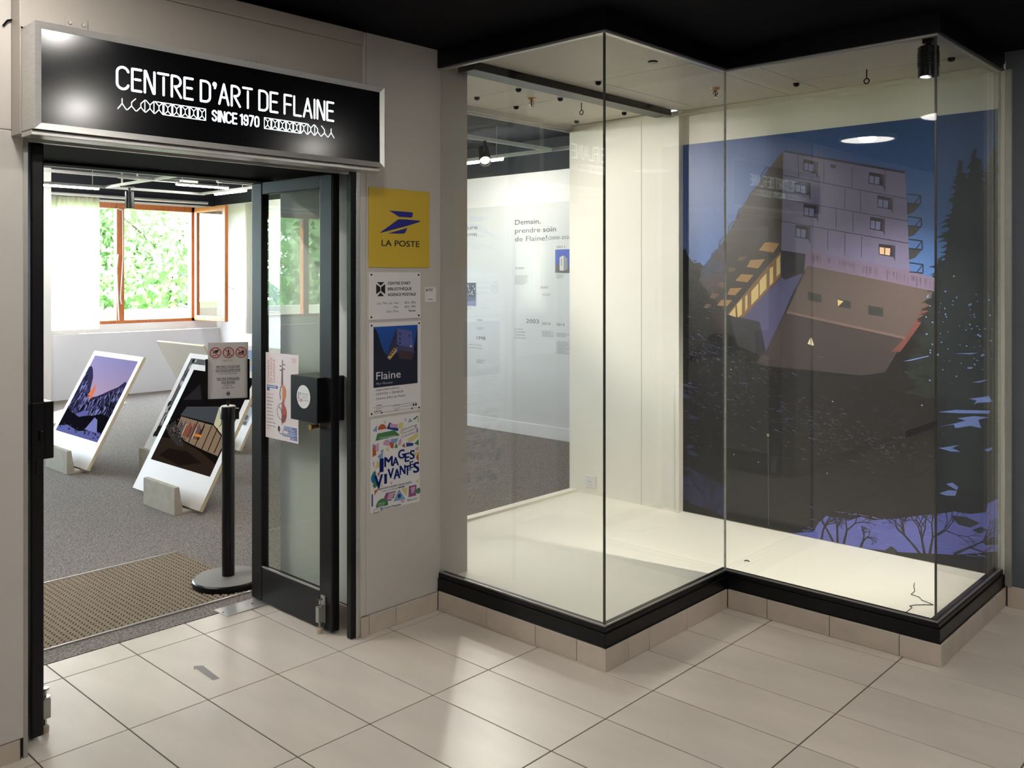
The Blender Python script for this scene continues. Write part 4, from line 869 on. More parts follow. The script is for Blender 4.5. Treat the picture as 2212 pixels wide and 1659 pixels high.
for k, cx_ in enumerate((-.063, .001, .064)):
    cz_ = 1.203; nt_.disc(cx_, cz_, .026, .026, S(214, 196, 192), 1, 28)
    if k == 0:
        nt_.poly([(cx_-.016, cz_-.008), (cx_-.012, cz_+.004), (cx_-.002, cz_+.013), (cx_+.016, cz_+.017), (cx_+.014, cz_+.005), (cx_+.004, cz_-.002), (cx_+.002, cz_-.008), (cx_-.002, cz_-.004), (cx_-.009, cz_)], INK, 2); nt_.rect(cx_-.016, cz_-.016, cx_+.004, cz_-.013, INK, 2)
    if k == 1:
        nt_.disc(cx_, cz_+.014, .0035, .004, INK, 2, 12); nt_.line([(cx_+.001, cz_+.008), (cx_+.001, cz_-.003)], .007, INK, 2, True); nt_.line([(cx_+.001, cz_-.003), (cx_-.006, cz_-.009), (cx_-.004, cz_-.018)], .0042, INK, 2, True); nt_.line([(cx_+.002, cz_-.003), (cx_+.003, cz_-.018)], .004, INK, 2, True); nt_.rect(cx_+.009, cz_-.016, cx_+.011, cz_+.016, S(90, 88, 90), 2)
    if k == 2:
        nt_.rect(cx_-.016, cz_-.014, cx_+.004, cz_-.010, INK, 2); nt_.disc(cx_-.006, cz_-.007, .010, .008, INK, 2, 16, 0, PI); nt_.poly([(cx_+.001, cz_+.009), (cx_+.016, cz_+.009), (cx_+.013, cz_-.014), (cx_+.006, cz_-.014), (cx_+.003, cz_-.004)], INK, 3); nt_.line([(cx_+.008, cz_+.009), (cx_+.006, cz_+.018), (cx_+.001, cz_+.020)], .002, INK, 3)
    nt_.ring(cx_, cz_, .0235, .0285, RD, 4, 36); nt_.line([(cx_-.018, cz_+.017), (cx_+.018, cz_-.018)], .0045, RD, 4)
IK2 = S(44, 42, 46); GY = S(120, 118, 120)
for t_, z, h, wd, c, bo in (('MERCI DE :', 1.158, .007, .050, GY, 0), ('NE PAS TOUCHER', 1.126, .0105, .118, IK2, .012), ('NI VOUS APPUYER', 1.107, .0105, .122, IK2, .012), ('SUR LES ŒUVRES', 1.091, .007, .086, GY, 0), ('NE PAS MANGER', 1.064, .0105, .112, IK2, .012), ('OU BOIRE', 1.045, .0105, .066, IK2, .012), ('DANS LE', 1.030, .007, .038, GY, 0), ("CENTRE D'ART", 1.017, .007, .068, GY, 0)):
    nt_.text(0, z, h, t_, c, 2, wid=wd, align='c', bold=bo)
    if bo: nt_.rect(-wd/2, z-.0042, wd/2, z-.0024, c, 2)
logo(nt_, -.008, .980, .016, .021, INK, 2)
nt_.build('notice_sheet', M['print'], hd_, lambda u, v, h: hold(u, v, h+.0012), 'white rules notice with three red ban symbols')

# ------------------------------------------------------------------ leaning photo boards and their concrete feet
TI = .49
def board(x0, y0, picture, label, mirror=False, length=1.0, foot=None, foot_label=None):
    """bottom edge along Y from y0 (near) to y0+1 at x0; leans to +X (or -X)"""
    s = -1 if mirror else 1
    up = Vector((s*math.sin(TI), 0, math.cos(TI))); nr = Vector((-s*math.cos(TI), 0, math.sin(TI)))
    base = Vector((x0, y0+1, .035))
    P3 = lambda u, v, h: base+Vector((0, -1, 0))*u+up*v+nr*h
    t = thing('photo_board', label, 'photo board', (x0, y0+.5, 0), 'white boards leaning in concrete feet')
    th = .022
    def slab3(h0, h1, e):
        c = [P3(u, v, h) for h in (h0, h1) for v in (e, 1-e) for u in (e, 1-e)]
        return MB().add(c, [(0, 1, 3, 2), (4, 6, 7, 5), (0, 4, 5, 1), (2, 3, 7, 6), (0, 2, 6, 4), (1, 5, 7, 3)])
    part('core', slab3(-th, 0, .0), M['ply'], t)
    part('face', slab3(0, .0015, 0), M['board'], t)
    part('back', slab3(-th-.0015, -th, 0), M['board'], t)
    if picture is not None: picture.deepen(1.18).build('photo_print', M['gloss_print'], t, lambda u, v, h: P3(u, v, h+.0018))
    if foot is not None:
        y_ = foot; L = .46
        fx = x0-s*.108
        pr_ = [(0, 0), (.190, 0), (.190, .062), (.160, .070), (.148, .022), (.060, .022), (.034, .19), (0, .19)]
        pl_ = [(fx+s*p[0], y_, p[1]) for p in pr_]
        f = part('concrete_foot', MB().extrude(pl_, 0, (0, L, 0)), M['concrete'], at=(x0, y_+L/2, 0), bevel=.004)
        tag(f, foot_label, 'concrete foot', 'concrete feet of the boards')
    return t
PL, PR, PB, PT = .065, .940, .230, .955
def night(pr): pass
# A: mountain at dawn
pa = Print()
pa.grad(PL, PB, PR, PT, lambda u, v: tuple(np.array(S(222, 178, 176))*(1-v)**1.2+np.array(S(158, 150, 190))*(1-(1-v)**1.2)), 3, 10, 0)
A = lambda u, v: (PL+(PR-PL)*u, PB+(PT-PB)*v)
pa.poly([A(0, .0), A(1, 0), A(1, .72), A(.95, .74), A(.86, .66), A(.72, .60), A(.62, .55), A(.50, .50), A(.40, .48), A(.30, .56), A(.22, .72), A(.12, .82), A(.05, .86), A(0, .84)], S(66, 62, 92), 1)
pa.poly([A(.30, .50), A(.36, .64), A(.40, .60), A(.43, .48), A(.36, .44)], S(226, 134, 96), 2)
for s_, (xa, xb, ya, yb), c, n_ in ((0, (.0, .36, .28, .78), S(34, 32, 44), 70), (1, (.45, 1, .22, .60), S(30, 30, 40), 110), (2, (.1, .9, .25, .6), S(110, 108, 156), 90), (3, (.0, .35, .3, .75), S(104, 102, 146), 50), (4, (.5, 1, .45, .68), S(140, 140, 176), 40)):
    for i in range(n_):
        u, v = random.uniform(xa, xb), random.uniform(ya, yb)
        top = .84-.36*min(u/.4, 1) if u < .4 else .48+.26*((u-.4)/.6)
        if v > top-.04: continue
        l = random.uniform(.02, .09) if s_ < 2 else random.uniform(.01, .05)
        pa.line([A(u, v), A(min(u+l*.5, 1), max(v-l, 0))], .02 if s_ < 2 else .009, c, 3+(s_ >= 2), w1=.003)
for i in range(240):
    u = random.random(); top = .84-.36*min(u/.4, 1) if u < .4 else .48+.26*((u-.4)/.6)
    v = random.uniform(.24, top-.05); k_ = random.uniform(.5, 1.4); sl = random.choice((-1, 1))
    c_ = random.choice((S(30, 28, 38), S(44, 42, 58), S(150, 150, 192), S(120, 118, 164), S(84, 82, 120), S(26, 24, 32)))
    pa.poly([A(u, v), A(min(u+.035*k_, 1), v-.02*sl*k_), A(min(u+.02*k_, 1), max(v-.07*k_, 0))], c_, 3+i % 2)
pa.poly([A(0, 0), A(1, 0), A(1, .3), A(.8, .32), A(.66, .28), A(.5, .25), A(.3, .24), A(.1, .26), A(0, .3)], S(28, 26, 34), 5)
pa.poly([A(.0, .06), A(.2, .10), A(.5, .06), A(.8, .12), A(1, .10), A(1, 0), A(0, 0)], S(112, 112, 164), 6)
pa.poly([A(.62, .10), A(.70, .26), A(.78, .24), A(.9, .10)], S(140, 140, 190), 6); pa.poly([A(.25, .24), A(.42, .32), (A(.55, .27)), A(.36, .22)], S(112, 112, 164), 6)
for i in range(24): u = random.random(); pa.disc(*A(u, .03+.08*random.random()), .02, .006, S(60, 58, 80), 7, 8)
board(.507, 4.239, pa, 'white board with a dawn mountain photo, leftmost behind the left door', foot=4.356, foot_label='grey concrete foot under the mountain photo board')
# B: lit pavilion at night
pb = Print()
pb.grad(PL, PB, PR, PT, lambda u, v: S(30, 27, 27), 1, 1, 0)
Bq = lambda q: [(PL+(p[0])*(PR-PL), PB+p[1]*(PT-PB)) for p in q]
pb.poly(Bq([(0, .0), (1, 0), (1, .12), (.7, .2), (.3, .26), (0, .24)]), S(60, 48, 40), 1)
pb.poly(Bq([(.1, .06), (.5, .02), (.8, .10), (.5, .17), (.2, .15)]), S(40, 32, 28), 2)
pb.poly(Bq([(.16, .52), (.2, .60), (.70, .66), (.95, .50), (.95, .44), (.72, .50)]), S(112, 116, 122), 2)
pb.poly(Bq([(.14, .50), (.18, .60), (.68, .665), (.72, .49)]), S(84, 86, 90), 3)
pb.poly(Bq([(.68, .66), (.72, .48), (1.0, .36), (1.0, .50)]), S(206, 200, 170), 3)
pb.line(Bq([(.80, .54), (.84, .50)]), .012, S(40, 40, 44), 4); pb.line(Bq([(.83, .55), (.815, .47)]), .009, S(40, 40, 44), 4); pb.poly(Bq([(.88, .50), (.96, .46), (.96, .40), (.88, .43)]), S(150, 160, 130), 4)
pb.poly(Bq([(.16, .49), (.72, .47), (.98, .35), (.98, .20), (.74, .22), (.40, .26), (.18, .34)]), S(150, 128, 108), 3)
for i in range(16):
    u = .20+.026*i; pb.line(Bq([(u, .45-.02*(i % 3)), (u+.004, .30)]), .014, random.choice((S(150, 60, 54), S(70, 80, 130), S(60, 50, 50), S(190, 170, 140))), 4)
for u in (.46, .58, .70, .80, .90): pb.line(Bq([(u, .49-(.1*(u-.46))), (u+.01, .22)]), .012, S(40, 34, 30), 5)
pb.rect(PL+.50*.875, PB+.33*.725, PL+.62*.875, PB+.355*.725, S(214, 140, 60), 5)
pb.poly(Bq([(.0, .34), (.10, .44), (.2, .36), (.36, .26), (.42, .20), (.30, .20), (.12, .27)]), S(70, 64, 62), 4)
for i in range(70): u = random.uniform(0, .4); pb.disc(*Bq([(u, .40-.35*u+random.gauss(0, .03))])[0], .008, .006, random.choice((S(120, 112, 108), S(50, 46, 46))), 5, 7)
pb.poly(Bq([(.06, .66), (.22, .86), (.36, .70)]), S(52, 50, 52), 1); pb.poly(Bq([(.4, .76), (1, .90), (1, .80), (.5, .72)]), S(46, 52, 70), 1); pb.poly(Bq([(.52, .80), (.9, .84), (1, .80), (.6, .74)]), S(62, 74, 104), 2)
board(.50, 2.389, pb, 'white board with a night photo of a lit pavilion, nearest the mat', foot=2.523, foot_label='grey concrete foot nearest the mat, under the night pavilion board')
# C: black and white village
pc = Print(); pc.grad(PL, PB, PR, PT, lambda u, v: S(120, 118, 120), 1, 1, 0)
for i in range(260):
    u, v = random.random(), random.random(); r = random.uniform(.01, .045)
    pc.disc(*A(u, v), r*.8, r, random.choice((S(40, 40, 42), S(66, 66, 68), S(170, 170, 172), S(200, 200, 200), S(96, 96, 98))), 1+i % 5, 9)
pc.poly([A(0, 0), A(.4, 0), A(.3, .2), A(0, .12)], S(60, 58, 56), 6)
board(.968, 3.332, pc, 'white board with a black and white photo, half hidden behind the night pavilion board', foot=3.62, foot_label='grey concrete foot half hidden behind the night pavilion board')
# D: behind the post
pd = Print(); pd.grad(PL, PB, PR, PT, lambda u, v: tuple(np.array(S(196, 200, 206))*(1-v)+np.array(S(150, 164, 190))*v), 1, 6, 0)
for i in range(40): pd.disc(*A(random.random(), random.random()*.4), .03, .02, S(120, 124, 130), 1, 9)
board(1.771, 4.074, pd, 'white board seen behind the barrier post, its lower edge in front of the door', foot=4.30, foot_label='grey concrete foot under the board behind the barrier post')
# E: back of a board leaning the other way
board(2.462, 5.10, None, 'white board leaning the other way, its pale back turned to the entrance', mirror=True, foot=5.32, foot_label='grey concrete foot of the board that leans the other way')

# ------------------------------------------------------------------ gallery shell
YW = 9.06
wn = MB()
wins = [(-10.68, -9.84), (-7.2, -4.7), (-3.6, 0.9), (1.92, 3.98)]  # third opening belongs to the added window, for extra daylight
WZ0, WZ1 = .955, 2.60
xs = [-12]+[a for w_ in wins for a in w_]+[4.6]
for i in range(0, len(xs), 2): wn.box(xs[i], xs[i+1], YW, YW+.25, 0, 2.65)
for a, b in wins: wn.box(a, b, YW, YW+.25, 0, WZ0); wn.box(a, b, YW, YW+.25, WZ1, 2.65)
wback = struct('wall_window_side', wn, M['gallery_wall'])
part('upper_band', MB().box(-12, 4.278, YW-.02, YW+.25, 2.63, 2.96), M['navy'], wback)
M['ledge'] = mat('daylight_tinted_white', S(228, 231, 240), .6, var=(2, .02))  # bluish cast of the daylight mixed into the ledge colour
low = struct('wall_low_ledge', MB().box(-12, 4.278, 8.92, YW, 0, .848), M['ledge'], bevel=.005)
wg = struct('wall_gallery_right', MB().box(4.278, 4.5, .5, 9.3, 0, 2.642), M['gallery_wall'])
part('upper_band', MB().box(4.26, 4.5, .5, 9.3, 2.642, 2.96), M['navy'], wg)
part('grey_panel', MB().box(4.2755, 4.279, 1.2, 5.4, .125, 2.328), M['gallery_grey'], wg)
bbg = struct('baseboard_gallery', MB().box(4.258, 4.278, .8, 9.0, .002, .125), M['white'], bevel=.003)
struct('wall_gallery_left', MB().box(-12.2, -12, .5, 9.3, 0, 2.96), M['gallery_wall'])
struct('wall_gallery_front', MB().box(-12, -1.55, .60, .76, 0, 2.96).box(2.46, 4.4, .56, .70, 0, 2.96).box(.66, 2.46, .56, .70, 2.69, 2.96).box(0, .66, .69, .76, 2.69, 2.96), M['gallery_wall'])
struct('ceiling_gallery', MB().box(-12.2, 4.5, .5, 9.3, 2.96, 3.1), M['navy'])
struct('wall_gallery_column', MB().box(1.55, 1.862, 8.72, 8.92, 0, 2.96), M['gallery_wall'])
# wall text and pictures on the grey panel
wt = Print(); TG = S(84, 84, 86); TL = S(172, 174, 176)
for i, (t_, wd) in enumerate((('Demain,', .345), ('prendre soin', .545), ('de Flaine!', .43))): wt.text(-3.021, 2.125-.085*i, .052, t_, TG, 1, wid=wd, bold=.005)
wt.text(-2.575, 1.962, .032, '(2000-2026)', TG, 1, wid=.31)
wt.text(-3.565, 2.10, .05, 'ture', TG, 1, align='r', wid=.19); wt.text(-3.572, 2.03, .03, '(-1998)', TG, 1, align='r', wid=.2)
wt.text(-3.72, 2.10, .05, 'Architec', TG, 1, align='r', wid=.40)
for t_, y, z, wd, h in (('2000', 3.021, 1.672, .125, .022), ('2011', 2.472, 1.876, .11, .022), ('2007', 2.68, 1.480, .105, .022), ('2010', 2.658, 1.120, .11, .024), ('2013', 2.472, 1.118, .105, .024), ('2003', 2.87, 1.13, .17, .042), ('1994', 3.577, 1.125, .085, .022), ('1998', 3.577, .93, .13, .036)):
    wt.text(-y, z, h, t_, TG, 1, wid=wd)
for y, z, wd, n_ in ((3.021, 1.61, .18, 11), (2.472, 1.62, .10, 5), (2.65, 1.43, .12, 3), (2.658, 1.06, .17, 7), (2.472, 1.05, .17, 5), (2.472, .965, .17, 14), (3.577, 1.06, .11, 3), (3.577, .72, .12, 5), (3.70, 1.27, .07, 1)): wt.greek(-y, z, wd, .0055, n_, TL)
for i, t_ in enumerate(('La station', 'est labellisée', '\u00ab Patrimoine', 'du XXe siècle \u00bb')): wt.text(-3.027, 1.058-.03*i, .017, t_, S(110, 110, 112), 1, wid=(.115, .15, .145, .17)[i])
for i, t_ in enumerate(('ouvert de Flaine', 'accessible naturel')): wt.text(-3.50, .865-.032*i, .016, t_, S(120, 120, 122), 1, align='r', wid=.2)
gp_ = [o for o in wg.children if o.name.startswith('grey_panel')][0]
wt.build('wall_lettering', M['print'], gp_, onX(4.2752))
def wallpic(y0, y1, z0, z1, fn, label):
    o = part('wall_photo', MB().box(4.271, 4.2752, y1, y0, z0, z1), M['paper'], at=(4.275, (y0+y1)/2, z0)); tag(o, label, 'photo')
    p = Print(); fn(p, -y0, -y1, z0, z1); p.build('photo_print', M['print'], o, onX(4.2708))
def p1(p, a, b, c, d):
    p.rect(a, c, b, d, S(86, 104, 184), 0); q = lambda u, v: (a+(b-a)*u, c+(d-c)*v)
    p.poly([q(0, 0), q(1, 0), q(1, .25), q(.5, .3), q(0, .4)], S(110, 106, 110), 1); p.poly([q(.2, .1), q(.38, .08), q(.38, .74), q(.2, .66)], S(214, 212, 206), 2); p.poly([q(.38, .08), q(.55, .14), q(.55, .62), q(.38, .74)], S(150, 148, 146), 2); p.line([q(.28, .3), q(.28, .62)], .006, S(90, 90, 90), 3)
wallpic(2.482, 2.20, 1.635, 1.862, p1, 'small blue sky photo of a white tower on the timeline wall')
def p2(p, a, b, c, d):
    p.rect(a, c, b, d, S(96, 98, 120), 0); q = lambda u, v: (a+(b-a)*u, c+(d-c)*v)
    p.poly([q(.5, .4), q(1, .36), q(1, 1), q(.5, 1)], S(72, 76, 92), 1)
    for i in range(30): p.disc(*q(random.uniform(.6, 1), random.uniform(.5, .95)), .012, .010, random.choice((S(170, 176, 186), S(60, 60, 70))), 2, 8)
    p.poly([q(0, 0), q(1, 0), q(1, .25), q(.0, .1)], S(130, 136, 176), 2)
wallpic(3.95, 3.588, 1.284, 1.531, p2, 'small grey photo at the left end of the timeline wall')

# ------------------------------------------------------------------ windows, curtains
def window(name, x0, x1, bars, sash=None):
    """wooden frame round one opening; bars: x of mullions"""
    fr = MB().box(x0, x1, YW+.02, YW+.09, WZ1-.075, WZ1).box(x0, x1, YW+.02, YW+.10, WZ0, WZ0+.045).box(x0, x0+.06, YW+.02, YW+.09, WZ0, WZ1).box(x1-.06, x1, YW+.02, YW+.09, WZ0, WZ1)
    f = struct(name, fr, M['wood'], bevel=.004)
    ed = [x0+.06]+[b for b in bars]+[x1-.06]
    for b in bars: part('mullion', MB().box(b-.04, b+.065, YW, YW+.10, WZ0, WZ1-.02), M['wood'], f, bevel=.006)
    return f, ed
w1, ed = window('window_1', 1.92, 3.98, [2.87])
part('pane', MB().box(1.98, 2.83, YW+.05, YW+.055, WZ0+.045, WZ1-.075), M['window_glass'], w1)
# the open casement on the right
X_, yA, yB = 3.93, 8.16, 9.02
sa = part('casement', MB().box(X_, X_+.05, yA, yA+.075, .97, 2.585).box(X_, X_+.05, yB-.07, yB, .97, 2.585).box(X_, X_+.05, yA+.075, yB-.07, 2.515, 2.585).box(X_, X_+.05, yA+.075, yB-.07, .97, 1.04), M['wood'], w1, bevel=.004)
part('pane', MB().box(X_+.022, X_+.028, yA+.07, yB-.065, 1.035, 2.52), M['window_glass'], sa)
part('handle', MB().tube((X_+.05, yA+.035, 1.45), (X_+.09, yA+.035, 1.45), .008, n=10).tube((X_+.09, yA+.035, 1.45), (X_+.09, yA-.07, 1.43), .008, n=10), M['steel'], sa)
part('crank_rod', MB().path([(2.83, YW-.005, 2.52), (2.90, YW-.02, 2.50), (2.905, YW-.02, 1.85), (2.87, YW-.02, 1.3), (2.885, YW-.02, 1.22)], .009, 8).path([(2.84, YW-.02, 1.9), (2.82, YW-.02, 1.7), (2.85, YW-.02, 1.0)], .009, 8), M['white'], w1)
for nm, (a, b), bars in (('window_2', (-7.2, -4.7), [-6.0]), ('window_3', (-10.68, -9.84), []), ('added_window', (-3.6, 0.9), [-2.1, -.6])):  # the last one is an added, unseen window that lets in more daylight
    f, e = window(nm, a, b, bars)
    for x0_, x1_ in zip([a+.06]+[q+.065 for q in bars], [q-.04 for q in bars]+[b-.06]): part('pane', MB().box(x0_, x1_, YW+.05, YW+.055, WZ0+.045, WZ1-.075), M['window_glass'], f)
def curtain(p0, p1, z0, z1, folds, amp, label, group='white gallery curtains'):
    p0 = Vector((p0[0], p0[1], 0)); p1 = Vector((p1[0], p1[1], 0)); d = p1-p0; nrm = Vector((-d.y, d.x, 0)).normalized()
    n = folds*8; mb = MB(); v = []
    for z, k in ((z0, 1.0), ((z0+z1)/2, .9), (z1, .75)):
        for i in range(n+1):
            t = i/n; q = p0+d*t+nrm*(amp*k*math.sin(2*PI*folds*t)+amp*.4*math.sin(2*PI*folds*.37*t+1)); v.append((q.x, q.y, z))
    f = [(r*(n+1)+i, r*(n+1)+i+1, (r+1)*(n+1)+i+1, (r+1)*(n+1)+i) for r in range(2) for i in range(n)]
    mb.add(v, f); o = part('curtain', mb, M['curtain'], at=(p0.x, p0.y, z0), smooth=True); tag(o, label, 'curtain', group)
curtain((1.87, 8.99), (2.57, 8.99), .90, 2.64, 9, .022, 'white curtain drawn over the left half of the window')
curtain((4.22, 7.75), (4.22, 8.12), .80, 2.62, 5, .02, 'white curtain hanging beside the open casement')
curtain((-7.35, 8.99), (-6.75, 8.99), .90, 2.64, 7, .022, 'white curtain at the left edge of the middle window')
curtain((-5.15, 8.99), (-4.5, 8.99), .90, 2.64, 7, .022, 'white curtain at the right edge of the middle window')
curtain((-10.75, 8.99), (-9.78, 8.99), .90, 2.64, 10, .022, 'white curtain drawn across the far left window')
part_g = MB()
for k in range(4): part_g.box(1.93+.16*k, 2.07+.16*k, 8.925, 8.985, .849, .853)
vg = thing('ledge_grille', 'pale slotted grille on the window ledge below the curtain', 'grille', (2.2, 8.96, .848))
for k in range(4): part('slot', MB().box(1.90+.10*k, 1.985+.10*k, 8.93, 8.985, .848, .853), mat('grille_grey', S(150, 146, 142), .5), vg)
hs = part('leaning_picture', MB().box(4.20, 4.215, 7.22, 7.74, 1.12, 1.83), M['board'], at=(4.21, 7.5, 1.12)); tag(hs, 'dark picture of a house gable beside the open casement', 'picture')
hq = Print(); hq.rect(-7.74, 1.12, -7.22, 1.83, S(196, 198, 206), 0); hq.poly([(-7.74, 1.13), (-7.22, 1.13), (-7.22, 1.42), (-7.5, 1.54), (-7.74, 1.46)], S(58, 58, 78), 1); hq.poly([(-7.72, 1.5), (-7.66, 1.8), (-7.58, 1.55), (-7.56, 1.74), (-7.48, 1.55)], S(70, 74, 100), 1); hq.rect(-7.68, 1.22, -7.56, 1.38, S(40, 34, 40), 2); hq.poly([(-7.66, 1.24), (-7.6, 1.24), (-7.61, 1.33)], S(226, 140, 90), 3)
hq.build('picture_print', M['print'], hs, onX(4.1995))
# curtain rail / pipe, ceiling track grid, led bars, track spot
pr_ = part('curtain_pipe', MB().tube((-11.8, 8.95, 2.665), (4.10, 8.95, 2.665), .022, n=12), M['white'], at=(1, 8.95, 2.665), smooth=True); tag(pr_, 'long white pipe running along the top of the window wall', 'pipe')
ZR = 2.66
tg_ = thing('ceiling_track', 'white lighting track grid hung below the dark gallery ceiling', 'lighting track', (2.1, 6.8, 2.95), None)
def bar(a, b, h=.03): return MB().box(min(a[0], b[0])-.012, max(a[0], b[0])+.012, min(a[1], b[1])-.012, max(a[1], b[1])+.012, ZR, ZR+h)
for a, b in (((-.6, 5.95), (3.4, 5.95)), ((-.6, 6.46), (2.40, 6.46)), ((2.13, 2.6), (2.13, 7.76)), ((.4, 7.76), (3.40, 7.76)), ((3.36, 1.2), (3.36, 7.76)), ((-.6, 1.75), (3.36, 1.75)), ((-.6, 1.75), (-.6, 6.5))): part('rail', bar(a, b), M['white'], tg_)
for x, y in ((2.13, 6.9), (2.13, 4.2), (3.36, 6.4), (3.36, 3.4), (0.6, 5.95), (2.13, 7.3)): part('hanger', MB().box(x-.008, x+.008, y-.008, y+.008, ZR+.03, 2.958), M['white'], tg_)
part('cross_arm', MB().box(2.0, 2.95, 7.05, 7.11, 2.72, 2.76), M['bright_metal'], tg_); part('cross_arm', MB().box(3.0, 3.9, 6.65, 6.71, 2.72, 2.76), M['bright_metal'], tg_)
def led(a, b, label):
    a = Vector(a); b = Vector(b); d = (b-a).normalized(); s_ = Vector((-d.y, d.x, 0))*.018
    t = thing('led_bar', label, 'lamp', tuple((a+b)/2), 'led bar lamps on the gallery track')
    mk = lambda p, q, w_, z0, z1: MB().prism([(p+s_*w_)[:2], (p-s_*w_)[:2], (q-s_*w_)[:2], (q+s_*w_)[:2]][::1], z0, z1)
    part('body', mk(a, b, 1, a.z, a.z+.022), M['white'], t)
    for p_ in (a+d*.08, b-d*.08): part('hanger', MB().tube((p_.x, p_.y, a.z+.02), (p_.x, p_.y, 2.958), .004, n=6), M['white'], t)
    part('diffuser', mk(a+d*.01, b-d*.01, .9, a.z-.016, a.z), M['led'], t)
led((1.30, 7.86, 2.662), (2.10, 7.86, 2.662), 'lit led bar at the left, over the curtained window')
led((2.46, 6.64, 2.662), (3.12, 6.64, 2.662), 'lit led bar over the open half of the window')
led((3.42, 6.75, 2.662), (3.42, 7.50, 2.662), 'lit led bar near the top of the open door leaf')
led((3.40, 2.36, 2.662), (3.40, 3.3, 2.662), 'lit led bar above the timeline wall, seen through the case')
led((.60, 5.2, 2.662), (.60, 6.4, 2.662), 'lit led bar above the mountain photo board')
led((-2.4, 2.2, 2.662), (-1.2, 2.2, 2.662), 'lit led bar just inside the entrance on the left')
led((-1.95, 1.40, 2.662), (-.75, 1.40, 2.662), 'added led bar inside the entrance, brightening the recess and mat')  # extra lamp, added to lighten the recess, mat and nearby floor
led((0.7, 1.75, 2.636), (1.6, 1.75, 2.636), 'lit led bar behind the display case')
led((-5, 4.0, 2.662), (-3.6, 4.0, 2.662), 'lit led bar deep in the left of the gallery')
ts = thing('track_spotlight', 'dark cylinder track spotlight hanging in front of the window', 'spotlight', (2.24, 7.345, 2.66))
part('housing', MB().tube((2.24, 7.345, 2.40), (2.24, 7.345, 2.60), .05, n=20), M['black'], ts, smooth=True); part('stem', MB().tube((2.24, 7.345, 2.60), (2.24, 7.345, 2.66), .014, n=10).box(2.115, 2.29, 7.32, 7.37, 2.645, 2.66), M['black'], ts)

def aimed_spot(x, y, tx, ty, tz, watts, label):
    tb = thing('track_spotlight', label, 'spotlight', (x, y, 2.66), 'spotlights on the gallery track')
    cs = Vector((x, y, 2.53)); aim = (Vector((tx, ty, tz))-cs).normalized()
    part('stem', MB().tube((x, y, 2.55), (x, y, 2.662), .014, n=10), M['black'], tb)
    part('housing', MB().tube(cs-aim*.12, cs+aim*.06, .045, n=20, cap=False).tube(cs-aim*.12, cs-aim*.118, .045, n=20), M['black'], tb, smooth=True)
    part('lens', MB().tube(cs+aim*.03, cs+aim*.032, .040, n=20), M['track_lens'], tb)
    q = bpy.data.lights.new('track_spot', 'SPOT'); q.energy = watts; q.spot_size = .60; q.spot_blend = .8; q.color = (1, .94, .85); q.shadow_soft_size = .04
    qo = bpy.data.objects.new('track_spot', q); COL.objects.link(qo); qo.location = cs+aim*.07; qo.rotation_euler = aim.to_track_quat('-Z', 'Y').to_euler()
M['track_lens'] = mat('track_lens', S(255, 244, 220), .4, emit=((1, .93, .82, 1), 3.0))
aimed_spot(-.60, 1.75, 2.34, .02, 1.75, AIMED, 'track spotlight just inside the entrance, aimed at the display case')
aimed_spot(2.55, 1.75, .72, -.50, .30, DECKSPOT, 'dark track spotlight behind the case, aimed down at its white deck')

# ------------------------------------------------------------------ outside
struct('ground', MB().box(-40, 40, 9.3, 60, -.4, -.3), M['grass'])
struct('wall_terrace', MB().box(-20, 20, 10.6, 10.8, -.3, 1.08), M['render'])
def leaves(c, rad, n, size, squash=1.0, clumps=26, seed=1):
    r = np.random.default_rng(seed); c = np.array(c)
    cc = r.normal(size=(clumps, 3)); cc /= np.linalg.norm(cc, axis=1)[:, None]; cc *= (r.random((clumps, 1))**.4)*np.array([rad, rad, rad*squash])
    k = r.integers(0, clumps, n); P = c+cc[k]+r.normal(size=(n, 3))*rad*.17
    a = r.normal(size=(n, 3)); a /= np.linalg.norm(a, axis=1)[:, None]; b = r.normal(size=(n, 3)); b -= (b*a).sum(1)[:, None]*a; b /= np.linalg.norm(b, axis=1)[:, None]
    s = size*r.uniform(.6, 1.3, (n, 1)); a = a*s; b = b*s*.55
    V_ = np.stack([P-a, P+b, P+a, P-b], 1).reshape(-1, 3)
    me = bpy.data.meshes.new('foliage'); me.vertices.add(4*n); me.vertices.foreach_set('co', V_.astype(np.float32).ravel())
    me.loops.add(4*n); me.loops.foreach_set('vertex_index', np.arange(4*n, dtype=np.int32)); me.polygons.add(n); me.polygons.foreach_set('loop_start', np.arange(0, 4*n, 4, dtype=np.int32))
    me.update(calc_edges=True); me.validate(); return me
def tree(name, label, x, y, z, rad, n, size, m, squash=1.0, seed=1):
    t = thing(name, label, 'tree' if rad > 1 else 'bush', (x, y, -.3), 'trees outside the window')
    me = leaves((0, 0, z+.3), rad, n, size, squash, seed=seed); me.materials.append(m)
    o = bpy.data.objects.new('foliage', me); COL.objects.link(o); o.parent = t
    mb = MB().tube((x, y, -.3), (x, y, z), .12*rad/2, .05*rad/2, 10)
    for k in range(7):
        a = 2*PI*k/7; mb.tube((x, y, z-.5+.1*k), (x+rad*.7*math.cos(a), y+rad*.7*math.sin(a), z+.2*k), .04*rad/2, .012, 6)
    part('trunk', mb, M['bark'], t)
tree('leafy_tree', 'bright green leafy tree filling the open half of the window', 6.4, 14.6, 2.0, 2.3, 15000, .085, M['leaf'], 1.1, 3)
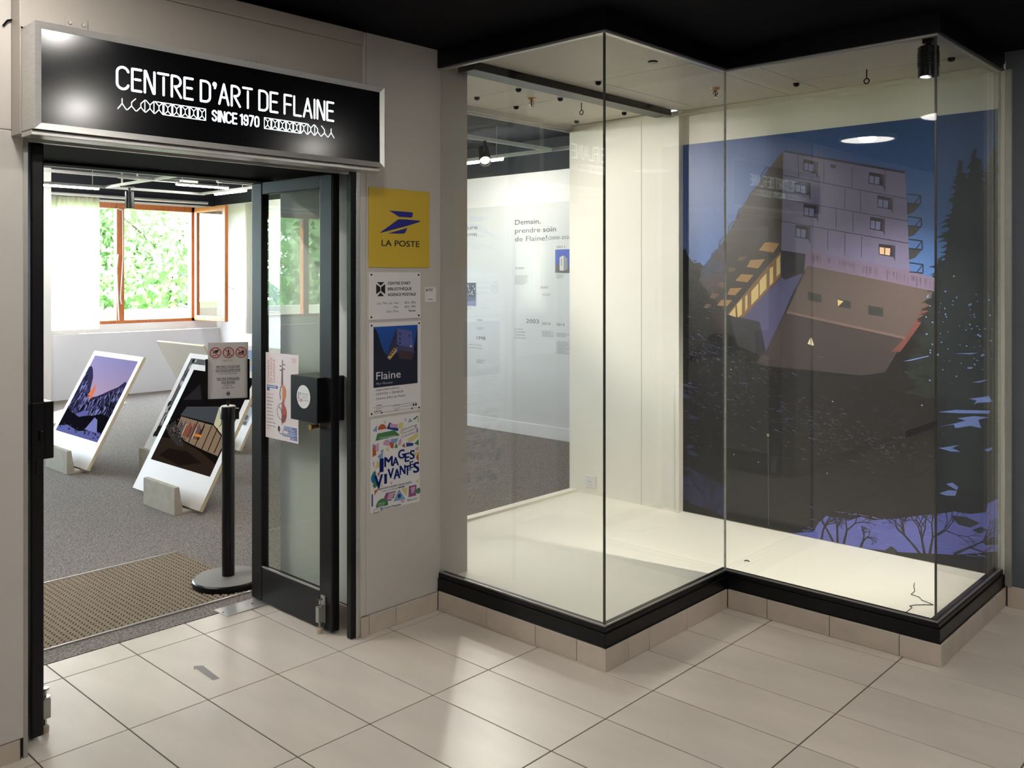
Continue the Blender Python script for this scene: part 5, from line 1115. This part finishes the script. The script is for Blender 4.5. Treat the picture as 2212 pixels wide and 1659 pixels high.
tree('conifer', 'blue green conifer behind the leafy tree, at its right', 12.6, 24.0, 3.4, 3.4, 10000, .12, M['leaf_dark'], 1.4, 5)
tree('conifer', 'blue green conifer seen through the glazed left half of the window', 5.9, 21.5, 3.0, 2.8, 9000, .12, M['leaf_dark'], 1.4, 6)
tree('red_bush', 'small red leaved bush low beside the leafy tree', 6.4, 11.6, 1.22, .35, 900, .06, M['leaf_red'], .7, 8)
tree('leafy_tree', 'green leafy tree reflected in the right door glass', -11.6, 15, 2.4, 2.6, 20000, .11, M['leaf'], 1.2, 9)
tree('conifer', 'dark conifer reflected at the edge of the right door glass', -17.6, 19, 3, 2.8, 8000, .12, M['leaf_dark'], 1.4, 10)

# ------------------------------------------------------------------ corridor downlights (in the black ceiling)
M['lamp_half'] = mat('lamp_white_half', S(255, 245, 230), .5, emit=((1, .955, .90, 1), DOWN*.6))
M['lamp_dim'] = mat('lamp_white_dim', S(255, 245, 230), .5, emit=((1, .955, .90, 1), DOWN*.4))
def downlight(x, y, label, m='lamp'):
    t = thing('downlight', label, 'lamp', (x, y, 2.69), 'round downlights in the corridor ceiling')
    part('trim_ring', MB().lathe((x, y, 2.655), [(.205, .035), (.215, .030), (.215, .004), (.200, 0), (.192, .006)], 40, cap=False), M['bright_metal'], t, smooth=True)
    part('reflector', MB().lathe((x, y, 2.660), [(.196, 0), (.07, .024)], 40, cap=False), M['reflector'], t, smooth=True)
    part('lamp', MB().lathe((x, y, 2.640), [(.006, 0), (.030, .004), (.052, .014), (.062, .028), (.062, .043)], 24), M[m], t, smooth=True)
downlight(-1.63, -.47, 'round downlight near the entrance, reflected in the case glass', 'lamp_dim')
downlight(-.95, -1.30, 'round downlight in front of the display case', 'lamp_dim')
downlight(-.17, -3.07, 'round downlight in the middle of the corridor')
downlight(1.86, -3.45, 'round downlight near the blue grey wall', 'lamp_half')
downlight(-2.2, -3.9, 'round downlight just behind the viewer')
downlight(.6, -5.4, 'round downlight far back in the corridor, right')
downlight(-3.4, -6.0, 'round downlight far back in the corridor, left')
downlight(-4.2, -1.6, 'round downlight at the left end of the corridor')
